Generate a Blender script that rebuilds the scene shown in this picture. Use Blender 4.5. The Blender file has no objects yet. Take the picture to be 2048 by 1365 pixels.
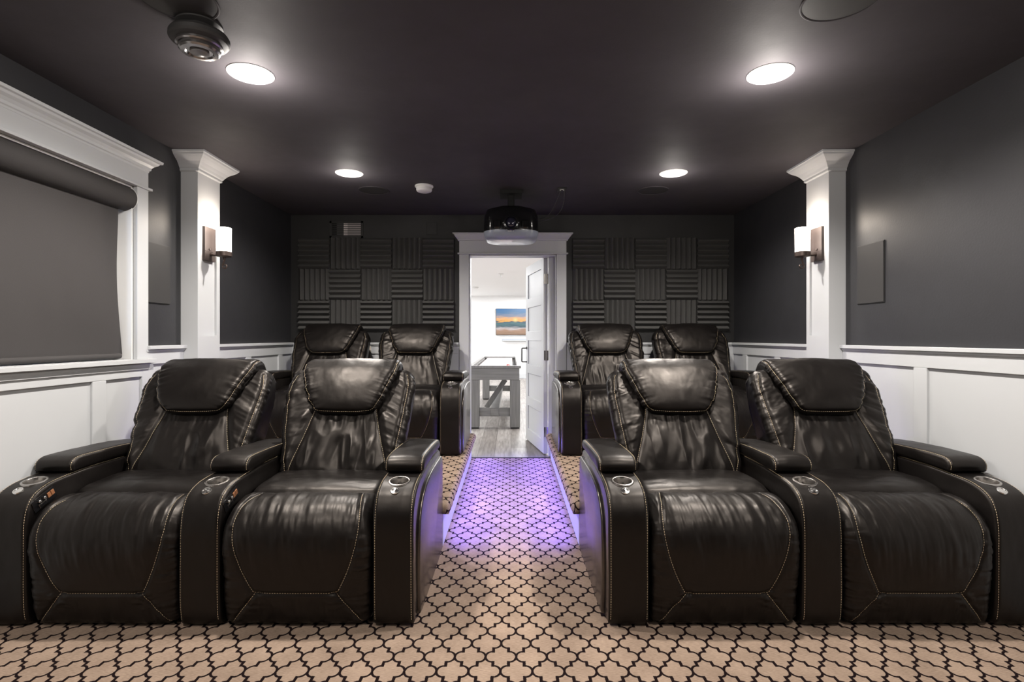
import bpy, math, random
import numpy as np
from mathutils import Vector, Matrix

random.seed(7)
rng = np.random.default_rng(11)
PI = math.pi
COL = bpy.context.scene.collection
SC = bpy.context.scene

# ------------------------------------------------------------------ room numbers (metres)
F = 1080.0                     # focal length in pixels of a 2048 px wide frame
CAM_Z = 1.198
CEIL = 2.41
XL, XR = -2.18, 2.21           # side walls
YB = 5.35                      # back wall
YF = -1.9                      # front (screen) wall, behind the camera
RAIL = 1.147

# ------------------------------------------------------------------ object helpers
def tag(o, label=None, cat=None, group=None, kind=None):
    if label: o['label'] = label
    if cat: o['category'] = cat
    if group: o['group'] = group
    if kind: o['kind'] = kind
    return o

def empty(name, loc, rz=0.0, label=None, cat=None, group=None, kind=None):
    o = bpy.data.objects.new(name, None)
    COL.objects.link(o)
    o.location = loc
    o.rotation_euler = (0, 0, rz)
    o.empty_display_size = 0.05
    return tag(o, label, cat, group, kind)

def link_mesh(name, me, parent=None, mats=None, smooth=False):
    o = bpy.data.objects.new(name, me)
    COL.objects.link(o)
    if parent is not None: o.parent = parent
    for m in (mats or []):
        me.materials.append(m)
    if smooth:
        me.polygons.foreach_set('use_smooth', [True] * len(me.polygons))
    return o

def auto_smooth(me, ang=0.7):
    me.polygons.foreach_set('use_smooth', [True] * len(me.polygons))
    try: me.set_sharp_from_angle(angle=ang)
    except Exception: pass

def copy_tree(o, parent=None):
    c = o.copy(); COL.objects.link(c); c.parent = parent
    for ch in list(o.children): copy_tree(ch, c)
    return c

class MB:
    """collects shapes, links them as one mesh object; one material slot per shape"""
    def __init__(s): s.v = []; s.f = []; s.m = []; s.mi = 0
    def mat(s, i): s.mi = i; return s
    def add(s, vs, fs, M=None):
        b = len(s.v)
        for p in vs:
            p = Vector(p)
            s.v.append(tuple(M @ p) if M is not None else tuple(p))
        for f in fs:
            s.f.append(tuple(b + i for i in f)); s.m.append(s.mi)
        return s
    def box(s, a, b, M=None):
        x0, y0, z0 = [min(a[i], b[i]) for i in range(3)]; x1, y1, z1 = [max(a[i], b[i]) for i in range(3)]
        vs = [(x0,y0,z0),(x1,y0,z0),(x1,y1,z0),(x0,y1,z0),(x0,y0,z1),(x1,y0,z1),(x1,y1,z1),(x0,y1,z1)]
        return s.add(vs, [(0,3,2,1),(4,5,6,7),(0,1,5,4),(1,2,6,5),(2,3,7,6),(3,0,4,7)], M)
    def lathe(s, prof, c=(0,0,0), n=32, axis='Z', M=None, cap=False):
        vs = []; fs = []
        for (r, h) in prof:
            for k in range(n):
                t = 2*PI*k/n
                a, b = r*math.cos(t), r*math.sin(t)
                p = {'Z': (a, b, h), 'Y': (a, -h, b), 'X': (h, a, b)}[axis]
                vs.append((c[0]+p[0], c[1]+p[1], c[2]+p[2]))
        for i in range(len(prof)-1):
            for k in range(n):
                k2 = (k+1) % n
                fs.append((i*n+k, i*n+k2, (i+1)*n+k2, (i+1)*n+k))
        if cap:
            fs.append(tuple(reversed(range(n)))); L = (len(prof)-1)*n; fs.append(tuple(range(L, L+n)))
        return s.add(vs, fs, M)
    def prism(s, prof, a, b, axis='X', M=None):
        """closed 2D profile extruded along axis from a to b"""
        n = len(prof); vs = []
        for t in (a, b):
            for (p, q) in prof:
                vs.append({'X': (t, p, q), 'Y': (p, t, q), 'Z': (p, q, t)}[axis])
        fs = [(i, (i+1) % n, n+(i+1) % n, n+i) for i in range(n)]
        fs += [tuple(reversed(range(n))), tuple(range(n, 2*n))]
        return s.add(vs, fs, M)
    def loft(s, rings, M=None, cap=True):
        n = len(rings[0]); vs = [p for r in rings for p in r]; fs = []
        for i in range(len(rings)-1):
            for k in range(n):
                k2 = (k+1) % n
                fs.append((i*n+k, i*n+k2, (i+1)*n+k2, (i+1)*n+k))
        if cap:
            fs.append(tuple(reversed(range(n)))); L = (len(rings)-1)*n; fs.append(tuple(range(L, L+n)))
        return s.add(vs, fs, M)
    def tube(s, pts, r, n=8, closed=False, M=None):
        pts = [Vector(p) for p in pts]; N = len(pts); rr = r if isinstance(r, (list, tuple)) else [r]*N
        rings = []; up = Vector((0, 0, 1)); prev = None
        for i in range(N):
            if closed: d = pts[(i+1) % N] - pts[(i-1) % N]
            else: d = pts[min(i+1, N-1)] - pts[max(i-1, 0)]
            d.normalize()
            if prev is None:
                a = d.cross(up)
                if a.length < 1e-3: a = d.cross(Vector((1, 0, 0)))
            else:
                a = prev - d * prev.dot(d)
            a.normalize(); prev = a; b = d.cross(a)
            rings.append([tuple(pts[i] + (a*math.cos(2*PI*k/n) + b*math.sin(2*PI*k/n))*rr[i]) for k in range(n)])
        if closed:
            rings.append(rings[0]); return s.loft(rings, M, cap=False)
        return s.loft(rings, M)
    def build(s, name, mats, parent=None, smooth=None, bevel=0.0, loc=None):
        me = bpy.data.meshes.new(name)
        vs = s.v
        if loc is not None: vs = [(v[0]-loc[0], v[1]-loc[1], v[2]-loc[2]) for v in vs]
        me.from_pydata(vs, [], s.f)
        if not isinstance(mats, (list, tuple)): mats = [mats]
        for m in mats: me.materials.append(m)
        me.polygons.foreach_set('material_index', s.m)
        me.update()
        import bmesh
        bm = bmesh.new(); bm.from_mesh(me); bmesh.ops.recalc_face_normals(bm, faces=bm.faces); bm.to_mesh(me); bm.free()
        if smooth is not None: auto_smooth(me, smooth)
        o = bpy.data.objects.new(name, me); COL.objects.link(o)
        if parent is not None: o.parent = parent
        if loc is not None: o.location = loc
        if bevel:
            md = o.modifiers.new('Bevel', 'BEVEL'); md.width = bevel; md.segments = 2; md.limit_method = 'ANGLE'; md.angle_limit = 0.6
        return o

# ------------------------------------------------------------------ node helpers
class E:
    """a small expression wrapper over Math nodes"""
    def __init__(s, nt, x): s.nt = nt; s.x = x
    def op(s, o, *a, clamp=False):
        n = s.nt.nodes.new('ShaderNodeMath'); n.operation = o; n.use_clamp = clamp
        for i, q in enumerate((s,) + a):
            q = q.x if isinstance(q, E) else q
            if isinstance(q, (int, float)): n.inputs[i].default_value = q
            else: s.nt.links.new(q, n.inputs[i])
        return E(s.nt, n.outputs[0])
    def __add__(s, o): return s.op('ADD', o)
    def __sub__(s, o): return s.op('SUBTRACT', o)
    def __mul__(s, o): return s.op('MULTIPLY', o)
    def __truediv__(s, o): return s.op('DIVIDE', o)
    def rsub(s, k): return E(s.nt, float(k)).op('SUBTRACT', s)

def new_mat(name):
    m = bpy.data.materials.new(name); m.use_nodes = True
    nt = m.node_tree; b = nt.nodes['Principled BSDF']
    return m, nt, b

def mat(name, col, rough=0.5, metal=0.0, spec=0.5, bump=0.0, bscale=200.0, var=0.0, vscale=6.0, coat=0.0, emit=None, estr=0.0, sheen=0.0):
    m, nt, b = new_mat(name)
    c = (col[0], col[1], col[2], 1)
    b.inputs['Base Color'].default_value = c
    b.inputs['Roughness'].default_value = rough
    b.inputs['Metallic'].default_value = metal
    b.inputs['Specular IOR Level'].default_value = spec
    b.inputs['Coat Weight'].default_value = coat
    b.inputs['Sheen Weight'].default_value = sheen
    tc = nt.nodes.new('ShaderNodeTexCoord')
    if var > 0:
        n = nt.nodes.new('ShaderNodeTexNoise'); n.inputs['Scale'].default_value = vscale; n.inputs['Detail'].default_value = 6
        nt.links.new(tc.outputs['Object'], n.inputs['Vector'])
        mx = nt.nodes.new('ShaderNodeMix'); mx.data_type = 'RGBA'
        mx.inputs['A'].default_value = tuple(max(0, x*(1-var)) for x in col) + (1,)
        mx.inputs['B'].default_value = tuple(min(1, x*(1+var)) for x in col) + (1,)
        nt.links.new(n.outputs['Fac'], mx.inputs['Factor']); nt.links.new(mx.outputs['Result'], b.inputs['Base Color'])
        mr = nt.nodes.new('ShaderNodeMapRange'); mr.inputs['To Min'].default_value = max(0, rough-0.10); mr.inputs['To Max'].default_value = min(1, rough+0.10)
        nt.links.new(n.outputs['Fac'], mr.inputs['Value']); nt.links.new(mr.outputs['Result'], b.inputs['Roughness'])
    if bump > 0:
        n = nt.nodes.new('ShaderNodeTexNoise'); n.inputs['Scale'].default_value = bscale; n.inputs['Detail'].default_value = 3
        nt.links.new(tc.outputs['Object'], n.inputs['Vector'])
        bp = nt.nodes.new('ShaderNodeBump'); bp.inputs['Strength'].default_value = bump; bp.inputs['Distance'].default_value = 0.002
        nt.links.new(n.outputs['Fac'], bp.inputs['Height']); nt.links.new(bp.outputs['Normal'], b.inputs['Normal'])
    if emit:
        b.inputs['Emission Color'].default_value = emit + (1,); b.inputs['Emission Strength'].default_value = estr
    return m

def leather_mat(name='leather', r0=.35, r1=.46, k=1.0, spec=.32):
    m, nt, b = new_mat(name)
    tc = nt.nodes.new('ShaderNodeTexCoord'); L = nt.links
    n1 = nt.nodes.new('ShaderNodeTexNoise'); n1.inputs['Scale'].default_value = 7; n1.inputs['Detail'].default_value = 5
    L.new(tc.outputs['Object'], n1.inputs['Vector'])
    cr = nt.nodes.new('ShaderNodeMix'); cr.data_type = 'RGBA'
    cr.inputs['A'].default_value = (0.0035*k, 0.0030*k, 0.0030*k, 1); cr.inputs['B'].default_value = (0.0062*k, 0.0052*k, 0.0050*k, 1)
    L.new(n1.outputs['Fac'], cr.inputs['Factor']); L.new(cr.outputs['Result'], b.inputs['Base Color'])
    mr = nt.nodes.new('ShaderNodeMapRange'); mr.inputs['From Min'].default_value = .3; mr.inputs['From Max'].default_value = .7
    mr.inputs['To Min'].default_value = r0; mr.inputs['To Max'].default_value = r1
    L.new(n1.outputs['Fac'], mr.inputs['Value']); L.new(mr.outputs['Result'], b.inputs['Roughness'])
    b.inputs['Specular IOR Level'].default_value = spec
    b.inputs['Specular Tint'].default_value = (1.0, 0.91, 0.83, 1)
    vo = nt.nodes.new('ShaderNodeTexVoronoi'); vo.inputs['Scale'].default_value = 420
    L.new(tc.outputs['Object'], vo.inputs['Vector'])
    n2 = nt.nodes.new('ShaderNodeTexNoise'); n2.inputs['Scale'].default_value = 60; n2.inputs['Detail'].default_value = 4
    L.new(tc.outputs['Object'], n2.inputs['Vector'])
    b1 = nt.nodes.new('ShaderNodeBump'); b1.inputs['Strength'].default_value = 0.10; b1.inputs['Distance'].default_value = 0.001
    L.new(vo.outputs['Distance'], b1.inputs['Height'])
    b2 = nt.nodes.new('ShaderNodeBump'); b2.inputs['Strength'].default_value = 0.12; b2.inputs['Distance'].default_value = 0.003
    L.new(n2.outputs['Fac'], b2.inputs['Height']); L.new(b1.outputs['Normal'], b2.inputs['Normal'])
    L.new(b2.outputs['Normal'], b.inputs['Normal'])
    return m

def carpet_mat():
    """tan cut pile with a dark stepped quatrefoil trellis; UV in metres"""
    m, nt, b = new_mat('carpet'); L = nt.links
    uv = nt.nodes.new('ShaderNodeUVMap'); uv.uv_map = 'UVMap'
    wob = nt.nodes.new('ShaderNodeTexNoise'); wob.inputs['Scale'].default_value = 130; wob.inputs['Detail'].default_value = 2
    L.new(uv.outputs['UV'], wob.inputs['Vector'])
    sp = nt.nodes.new('ShaderNodeSeparateXYZ'); L.new(uv.outputs['UV'], sp.inputs[0])
    ws = nt.nodes.new('ShaderNodeSeparateXYZ'); L.new(wob.outputs['Color'], ws.inputs[0])
    hx, hy = 0.0574, 0.0884
    x = E(nt, sp.outputs[0]) + (E(nt, ws.outputs[0]) - 0.5) * 0.0035
    y = E(nt, sp.outputs[1]) + (E(nt, ws.outputs[1]) - 0.5) * 0.0035
    p = (x + 0.2676) / hx; q = (y - 1.935) / hy
    u = p.op('PINGPONG', 1.0); v = q.op('PINGPONG', 1.0)
    flip = (u + v).op('GREATER_THAN', 1.0)
    # u,v -> 1-u,1-v where flip
    u = u + flip * (u * -2.0 + 1.0); v = v + flip * (v * -2.0 + 1.0)
    a, bb = 0.47, 0.37
    du = (u - a) / a; dv = v / bb
    Fv = (du * du + dv * dv).op('SQRT')
    gx = du / (a * hx); gy = dv / (bb * hy)
    g = (gx * gx + gy * gy).op('SQRT') / Fv.op('MAXIMUM', 0.01)
    d1 = (Fv - 1.0).op('ABSOLUTE') / g.op('MAXIMUM', 0.01)
    inside = u.op('LESS_THAN', a + 0.03)
    d1 = d1 + inside.rsub(1.0) * 0.05
    # the jog
    jx = (u - 0.5).op('ABSOLUTE') * hx; jy = (v - 0.5).op('ABSOLUTE') - (0.5 - bb)
    jy = jy.op('MAXIMUM', 0.0) * hy
    d2 = jx.op('MAXIMUM', jy)
    # short link from ellipse top to jog
    d = d1.op('MINIMUM', d2 - 0.0012)
    hw = 0.0046
    line = (d - hw) / 0.0016
    line = line.op('ADD', 0.5, clamp=True).rsub(1.0)
    n1 = nt.nodes.new('ShaderNodeTexNoise'); n1.inputs['Scale'].default_value = 7; n1.inputs['Detail'].default_value = 4
    mp = nt.nodes.new('ShaderNodeMapping'); mp.inputs['Scale'].default_value = (60, 420, 1); L.new(uv.outputs['UV'], mp.inputs['Vector'])
    n2 = nt.nodes.new('ShaderNodeTexNoise'); n2.inputs['Scale'].default_value = 1; n2.inputs['Detail'].default_value = 4
    L.new(uv.outputs['UV'], n1.inputs['Vector']); L.new(mp.outputs[0], n2.inputs['Vector'])
    f = (E(nt, n1.outputs['Fac']) * 0.6 + E(nt, n2.outputs['Fac']) * 0.9) - 0.25
    f = f.op('MULTIPLY', 1.0, clamp=True)
    c1 = nt.nodes.new('ShaderNodeMix'); c1.data_type = 'RGBA'
    c1.inputs['A'].default_value = (0.12, 0.083, 0.062, 1); c1.inputs['B'].default_value = (0.50, 0.375, 0.285, 1)
    L.new(f.x, c1.inputs['Factor'])
    c2 = nt.nodes.new('ShaderNodeMix'); c2.data_type = 'RGBA'; c2.inputs['B'].default_value = (0.008, 0.0035, 0.004, 1)
    L.new(c1.outputs['Result'], c2.inputs['A']); L.new(line.x, c2.inputs['Factor'])
    L.new(c2.outputs['Result'], b.inputs['Base Color'])
    b.inputs['Roughness'].default_value = 0.95; b.inputs['Specular IOR Level'].default_value = 0.1
    n3 = nt.nodes.new('ShaderNodeTexNoise'); n3.inputs['Scale'].default_value = 700; n3.inputs['Detail'].default_value = 2
    L.new(uv.outputs['UV'], n3.inputs['Vector'])
    h = E(nt, n3.outputs['Fac']) + line * -0.6
    bp = nt.nodes.new('ShaderNodeBump'); bp.inputs['Strength'].default_value = 0.5; bp.inputs['Distance'].default_value = 0.003
    L.new(h.x, bp.inputs['Height']); L.new(bp.outputs['Normal'], b.inputs['Normal'])
    return m

def paint_wall_mat(name, col, rough=0.55, smudge=0.5, bump=0.12):
    m, nt, b = new_mat(name); L = nt.links
    tc = nt.nodes.new('ShaderNodeTexCoord')
    n1 = nt.nodes.new('ShaderNodeTexNoise'); n1.inputs['Scale'].default_value = 1.6; n1.inputs['Detail'].default_value = 8; n1.inputs['Roughness'].default_value = .65
    L.new(tc.outputs['Object'], n1.inputs['Vector'])
    mx = nt.nodes.new('ShaderNodeMix'); mx.data_type = 'RGBA'
    mx.inputs['A'].default_value = tuple(c*(1-smudge*.45) for c in col)+(1,)
    mx.inputs['B'].default_value = tuple(c*(1+smudge*.6) for c in col)+(1,)
    L.new(n1.outputs['Fac'], mx.inputs['Factor']); L.new(mx.outputs['Result'], b.inputs['Base Color'])
    mr = nt.nodes.new('ShaderNodeMapRange'); mr.inputs['From Min'].default_value = .3; mr.inputs['From Max'].default_value = .7
    mr.inputs['To Min'].default_value = rough+.06; mr.inputs['To Max'].default_value = rough-.06
    L.new(n1.outputs['Fac'], mr.inputs['Value']); L.new(mr.outputs['Result'], b.inputs['Roughness'])
    n2 = nt.nodes.new('ShaderNodeTexNoise'); n2.inputs['Scale'].default_value = 90; n2.inputs['Detail'].default_value = 4
    L.new(tc.outputs['Object'], n2.inputs['Vector'])
    bp = nt.nodes.new('ShaderNodeBump'); bp.inputs['Strength'].default_value = bump; bp.inputs['Distance'].default_value = .003
    L.new(n2.outputs['Fac'], bp.inputs['Height']); L.new(bp.outputs['Normal'], b.inputs['Normal'])
    return m

def plank_mat():
    m, nt, b = new_mat('grey_planks'); L = nt.links
    tc = nt.nodes.new('ShaderNodeTexCoord')
    mp = nt.nodes.new('ShaderNodeMapping'); mp.inputs['Rotation'].default_value = (0, 0, PI/2)
    L.new(tc.outputs['Object'], mp.inputs['Vector'])
    br = nt.nodes.new('ShaderNodeTexBrick'); br.inputs['Scale'].default_value = 1.0
    br.inputs['Brick Width'].default_value = 1.3; br.inputs['Row Height'].default_value = 0.17; br.inputs['Mortar Size'].default_value = 0.0025
    br.inputs['Color1'].default_value = (.20, .18, .165, 1); br.inputs['Color2'].default_value = (.34, .315, .295, 1); br.inputs['Mortar'].default_value = (.10, .09, .08, 1)
    L.new(mp.outputs[0], br.inputs['Vector'])
    m2 = nt.nodes.new('ShaderNodeMapping'); m2.inputs['Scale'].default_value = (18, 1.6, 1); L.new(tc.outputs['Object'], m2.inputs['Vector'])
    n = nt.nodes.new('ShaderNodeTexNoise'); n.inputs['Scale'].default_value = 2.2; n.inputs['Detail'].default_value = 7; L.new(m2.outputs[0], n.inputs['Vector'])
    mx = nt.nodes.new('ShaderNodeMix'); mx.data_type = 'RGBA'; mx.blend_type = 'MULTIPLY'; mx.inputs['Factor'].default_value = .75
    cr = nt.nodes.new('ShaderNodeValToRGB'); cr.color_ramp.elements[0].position = .3; cr.color_ramp.elements[0].color = (.35, .33, .31, 1); cr.color_ramp.elements[1].position = .65
    L.new(n.outputs['Fac'], cr.inputs[0]); L.new(br.outputs['Color'], mx.inputs['A']); L.new(cr.outputs[0], mx.inputs['B'])
    L.new(mx.outputs['Result'], b.inputs['Base Color']); b.inputs['Roughness'].default_value = .45
    return m

def greywood_mat(name='grey_wood', vertical=True):
    m, nt, b = new_mat(name); L = nt.links
    tc = nt.nodes.new('ShaderNodeTexCoord')
    m2 = nt.nodes.new('ShaderNodeMapping'); m2.inputs['Scale'].default_value = (30, 30, 2) if vertical else (2, 30, 30); L.new(tc.outputs['Object'], m2.inputs['Vector'])
    n = nt.nodes.new('ShaderNodeTexNoise'); n.inputs['Scale'].default_value = 1.5; n.inputs['Detail'].default_value = 6; L.new(m2.outputs[0], n.inputs['Vector'])
    mx = nt.nodes.new('ShaderNodeMix'); mx.data_type = 'RGBA'
    mx.inputs['A'].default_value = (.13, .127, .123, 1); mx.inputs['B'].default_value = (.31, .305, .30, 1)
    L.new(n.outputs['Fac'], mx.inputs['Factor']); L.new(mx.outputs['Result'], b.inputs['Base Color']); b.inputs['Roughness'].default_value = .5
    return m

def sunset_mat(x0, x1, z0, z1):
    """sunset over a beach, shown by a screen: object coordinates of the screen in metres"""
    m, nt, b = new_mat('beach_sunset_picture'); L = nt.links
    tc = nt.nodes.new('ShaderNodeTexCoord'); sp = nt.nodes.new('ShaderNodeSeparateXYZ'); L.new(tc.outputs['Object'], sp.inputs[0])
    u = (E(nt, sp.outputs[0]) - x0) * (1/(x1-x0)); v = (E(nt, sp.outputs[2]) - z0) * (1/(z1-z0))
    cmb = nt.nodes.new('ShaderNodeCombineXYZ'); L.new((u*2.2).x, cmb.inputs[0]); L.new((v*9).x, cmb.inputs[1])
    n = nt.nodes.new('ShaderNodeTexNoise'); n.inputs['Scale'].default_value = 1.8; n.inputs['Detail'].default_value = 6; L.new(cmb.outputs[0], n.inputs['Vector'])
    vv = v + (E(nt, n.outputs['Fac']) - 0.5) * 0.30
    r = nt.nodes.new('ShaderNodeValToRGB'); L.new(vv.x, r.inputs[0]); cr = r.color_ramp
    stops = [(0, (.36, .22, .14)), (.16, (.50, .30, .20)), (.24, (.70, .62, .62)), (.32, (.04, .11, .15)), (.42, (.08, .20, .22)), (.50, (.05, .10, .17)),
             (.53, (1.0, .48, .10)), (.62, (.95, .50, .22)), (.72, (.30, .32, .42)), (.85, (.10, .24, .45)), (1, (.06, .22, .50))]
    cr.elements[0].position = 0; cr.elements[0].color = stops[0][1]+(1,); cr.elements[1].position = 1; cr.elements[1].color = stops[-1][1]+(1,)
    for p, c in stops[1:-1]:
        e = cr.elements.new(p); e.color = c+(1,)
    # sun disc
    dx = (u-0.42)*1.6; dy = v-0.57
    sd = (dx*dx+dy*dy).op('SQRT') * -9.0
    sun = sd.op('ADD', 1.0, clamp=True)
    mx = nt.nodes.new('ShaderNodeMix'); mx.data_type = 'RGBA'; mx.inputs['B'].default_value = (1, .8, .3, 1)
    L.new(r.outputs[0], mx.inputs['A']); L.new(sun.x, mx.inputs['Factor'])
    b.inputs['Base Color'].default_value = (.01, .01, .01, 1); b.inputs['Roughness'].default_value = .25
    L.new(mx.outputs['Result'], b.inputs['Emission Color']); b.inputs['Emission Strength'].default_value = 0.95
    return m

def foam_mat():
    m, nt, b = new_mat('acoustic_foam'); L = nt.links
    tc = nt.nodes.new('ShaderNodeTexCoord')
    vo = nt.nodes.new('ShaderNodeTexVoronoi'); vo.inputs['Scale'].default_value = 190; L.new(tc.outputs['Object'], vo.inputs['Vector'])
    r = nt.nodes.new('ShaderNodeValToRGB'); r.color_ramp.elements[0].position = .0; r.color_ramp.elements[0].color = (.22, .22, .21, 1)
    r.color_ramp.elements[1].position = .16; r.color_ramp.elements[1].color = (.070, .069, .067, 1)
    L.new(vo.outputs['Distance'], r.inputs[0]); L.new(r.outputs[0], b.inputs['Base Color'])
    b.inputs['Roughness'].default_value = 0.9
    n = nt.nodes.new('ShaderNodeTexNoise'); n.inputs['Scale'].default_value = 300; L.new(tc.outputs['Object'], n.inputs['Vector'])
    bp = nt.nodes.new('ShaderNodeBump'); bp.inputs['Strength'].default_value = .6; bp.inputs['Distance'].default_value = .004
    L.new(n.outputs['Fac'], bp.inputs['Height']); L.new(bp.outputs['Normal'], b.inputs['Normal'])
    return m

M = {}
M['leather'] = leather_mat()
M['vinyl'] = leather_mat('matching_vinyl', .20, .26, 4.0, 1.0)
M['thread'] = mat('cream_thread', (.88, .70, .46), .7)
M['carpet'] = carpet_mat()
M['white'] = mat('white_trim_paint', (.53, .545, .56), .38, var=.03, vscale=3, bump=.03, bscale=60)
M['black_wall'] = paint_wall_mat('black_wall_paint', (.023, .023, .026), .48, .55)
M['ceiling'] = paint_wall_mat('black_ceiling_paint', (.052, .047, .053), .72, .50, .10)
M['ceiling'].node_tree.nodes['Principled BSDF'].inputs['Specular IOR Level'].default_value = .3
M['back_wall'] = paint_wall_mat('black_back_wall', (.009, .009, .0095), .6, .25)
M['speaker'] = mat('black_grille_cloth', (.026, .025, .025), .62, bump=.15, bscale=900)
M['black'] = mat('matte_black', (.012, .012, .012), .5)
M['void'] = mat('dark_recess', (.004, .004, .004), .8)
M['gloss_black'] = mat('gloss_black', (.008, .008, .009), .12)
M['chrome'] = mat('chrome', (.75, .74, .72), .16, metal=1)
M['steel'] = mat('brushed_steel', (.42, .40, .38), .26, metal=1)
M['bronze'] = mat('dark_bronze', (.075, .055, .048), .42, metal=.6)
M['plate_bronze'] = mat('bronze_plate', (.10, .08, .075), .45, metal=.35, var=.15, vscale=20)
M['shade'] = mat('blackout_fabric', (.036, .033, .033), .82, bump=.25, bscale=500, var=.12, vscale=5)
M['silver'] = mat('blue_grey_shell', (.27, .30, .36), .28, coat=.3)
M['plastic_white'] = mat('white_plastic', (.75, .75, .74), .4)
M['room_white'] = mat('bright_white_paint', (.86, .86, .86), .6)
M['planks'] = plank_mat()
M['gwood'] = greywood_mat('grey_oak_upright', True)
M['gwood_h'] = greywood_mat('grey_oak_lengthwise', False)
M['foam'] = foam_mat()
M['lamp'] = mat('lamp_lens', (.9, .9, .9), .4, emit=(1.0, .95, .88), estr=14)
M['lamp_trim'] = mat('lamp_trim', (.9, .9, .88), .35)
M['sconce_glass'] = mat('frosted_sconce_glass', (.95, .93, .9), .5, emit=(1.0, .90, .80), estr=11)
M['led'] = mat('violet_led', (.3, .3, .6), .4, emit=(.22, .16, 1.0), estr=4)
M['base'] = mat('seat_base_black', (.010, .010, .010), .6)
M['orange'] = mat('amber_switch', (.30, .13, .06), .35)
M['felt'] = mat('pale_playfield', (.45, .38, .37), .35)
M['red'] = mat('red_puck', (.45, .03, .03), .3)
M['vent_grey'] = mat('pale_filter', (.34, .31, .31), .8)
M['vent_dark'] = mat('dark_filter', (.05, .05, .05), .8)
M['glass'] = bpy.data.materials.new('window_glass'); M['glass'].use_nodes = True
_n = M['glass'].node_tree; _n.nodes.clear(); _o = _n.nodes.new('ShaderNodeOutputMaterial'); _t = _n.nodes.new('ShaderNodeBsdfTransparent'); _g = _n.nodes.new('ShaderNodeBsdfGlossy')
_g.inputs['Roughness'].default_value = .03; _x = _n.nodes.new('ShaderNodeMixShader'); _f = _n.nodes.new('ShaderNodeFresnel'); _f.inputs[0].default_value = 1.45
_n.links.new(_f.outputs[0], _x.inputs[0]); _n.links.new(_t.outputs[0], _x.inputs[1]); _n.links.new(_g.outputs[0], _x.inputs[2]); _n.links.new(_x.outputs[0], _o.inputs[0])
M['outlet'] = mat('beige_outlet', (.62, .56, .48), .5)

# ------------------------------------------------------------------ noise in numpy
def _hash(ix, iy, seed):
    h = (ix.astype(np.int64)*374761393 + iy.astype(np.int64)*668265263 + seed*1442695041) & 0xffffffff
    h = ((h ^ (h >> 13)) * 1274126177) & 0xffffffff
    h = h ^ (h >> 16)
    return (h & 0xffff) / 65535.0
def vnoise(x, y, seed=0):
    ix = np.floor(x); iy = np.floor(y); fx = x-ix; fy = y-iy
    fx = fx*fx*fx*(fx*(fx*6-15)+10); fy = fy*fy*fy*(fy*(fy*6-15)+10)
    a = _hash(ix, iy, seed); b = _hash(ix+1, iy, seed); c = _hash(ix, iy+1, seed); d = _hash(ix+1, iy+1, seed)
    return (a*(1-fx)+b*fx)*(1-fy) + (c*(1-fx)+d*fx)*fy
def fbm(x, y, seed=0, o=3):
    s = 0; amp = .5
    for k in range(o):
        s = s + amp*(vnoise(x, y, seed+k*17)-.5)*2; x = x*2.03; y = y*2.03; amp *= .5
    return s
def ridge(x, y, seed=0):
    return 1-np.abs(fbm(x, y, seed, 2))*3.0
def sstep(a, b, x):
    t = np.clip((x-a)/(b-a), 0, 1); return t*t*(3-2*t)

# ------------------------------------------------------------------ swept cushions
def resample(pts, n):
    P = np.array(pts, float); m = len(P); out = []
    for i in range(m):
        p0, p1, p2, p3 = P[i-1], P[i], P[(i+1) % m], P[(i+2) % m]
        for t in np.linspace(0, 1, 16, endpoint=False):
            # centripetal-ish Catmull-Rom, tension .45
            k = .45
            m1 = k*(p2-p0); m2 = k*(p3-p1)
            t2, t3 = t*t, t*t*t
            out.append((2*t3-3*t2+1)*p1 + (t3-2*t2+t)*m1 + (-2*t3+3*t2)*p2 + (t3-t2)*m2)
    out = np.array(out); d = np.linalg.norm(np.roll(out, -1, 0)-out, axis=1); s = np.concatenate([[0], np.cumsum(d)])
    tot = s[-1]; q = np.linspace(0, tot, n, endpoint=False); ext = np.vstack([out, out[:1]])
    return np.stack([np.interp(q, s, ext[:, 0]), np.interp(q, s, ext[:, 1])], 1), q, tot

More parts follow.
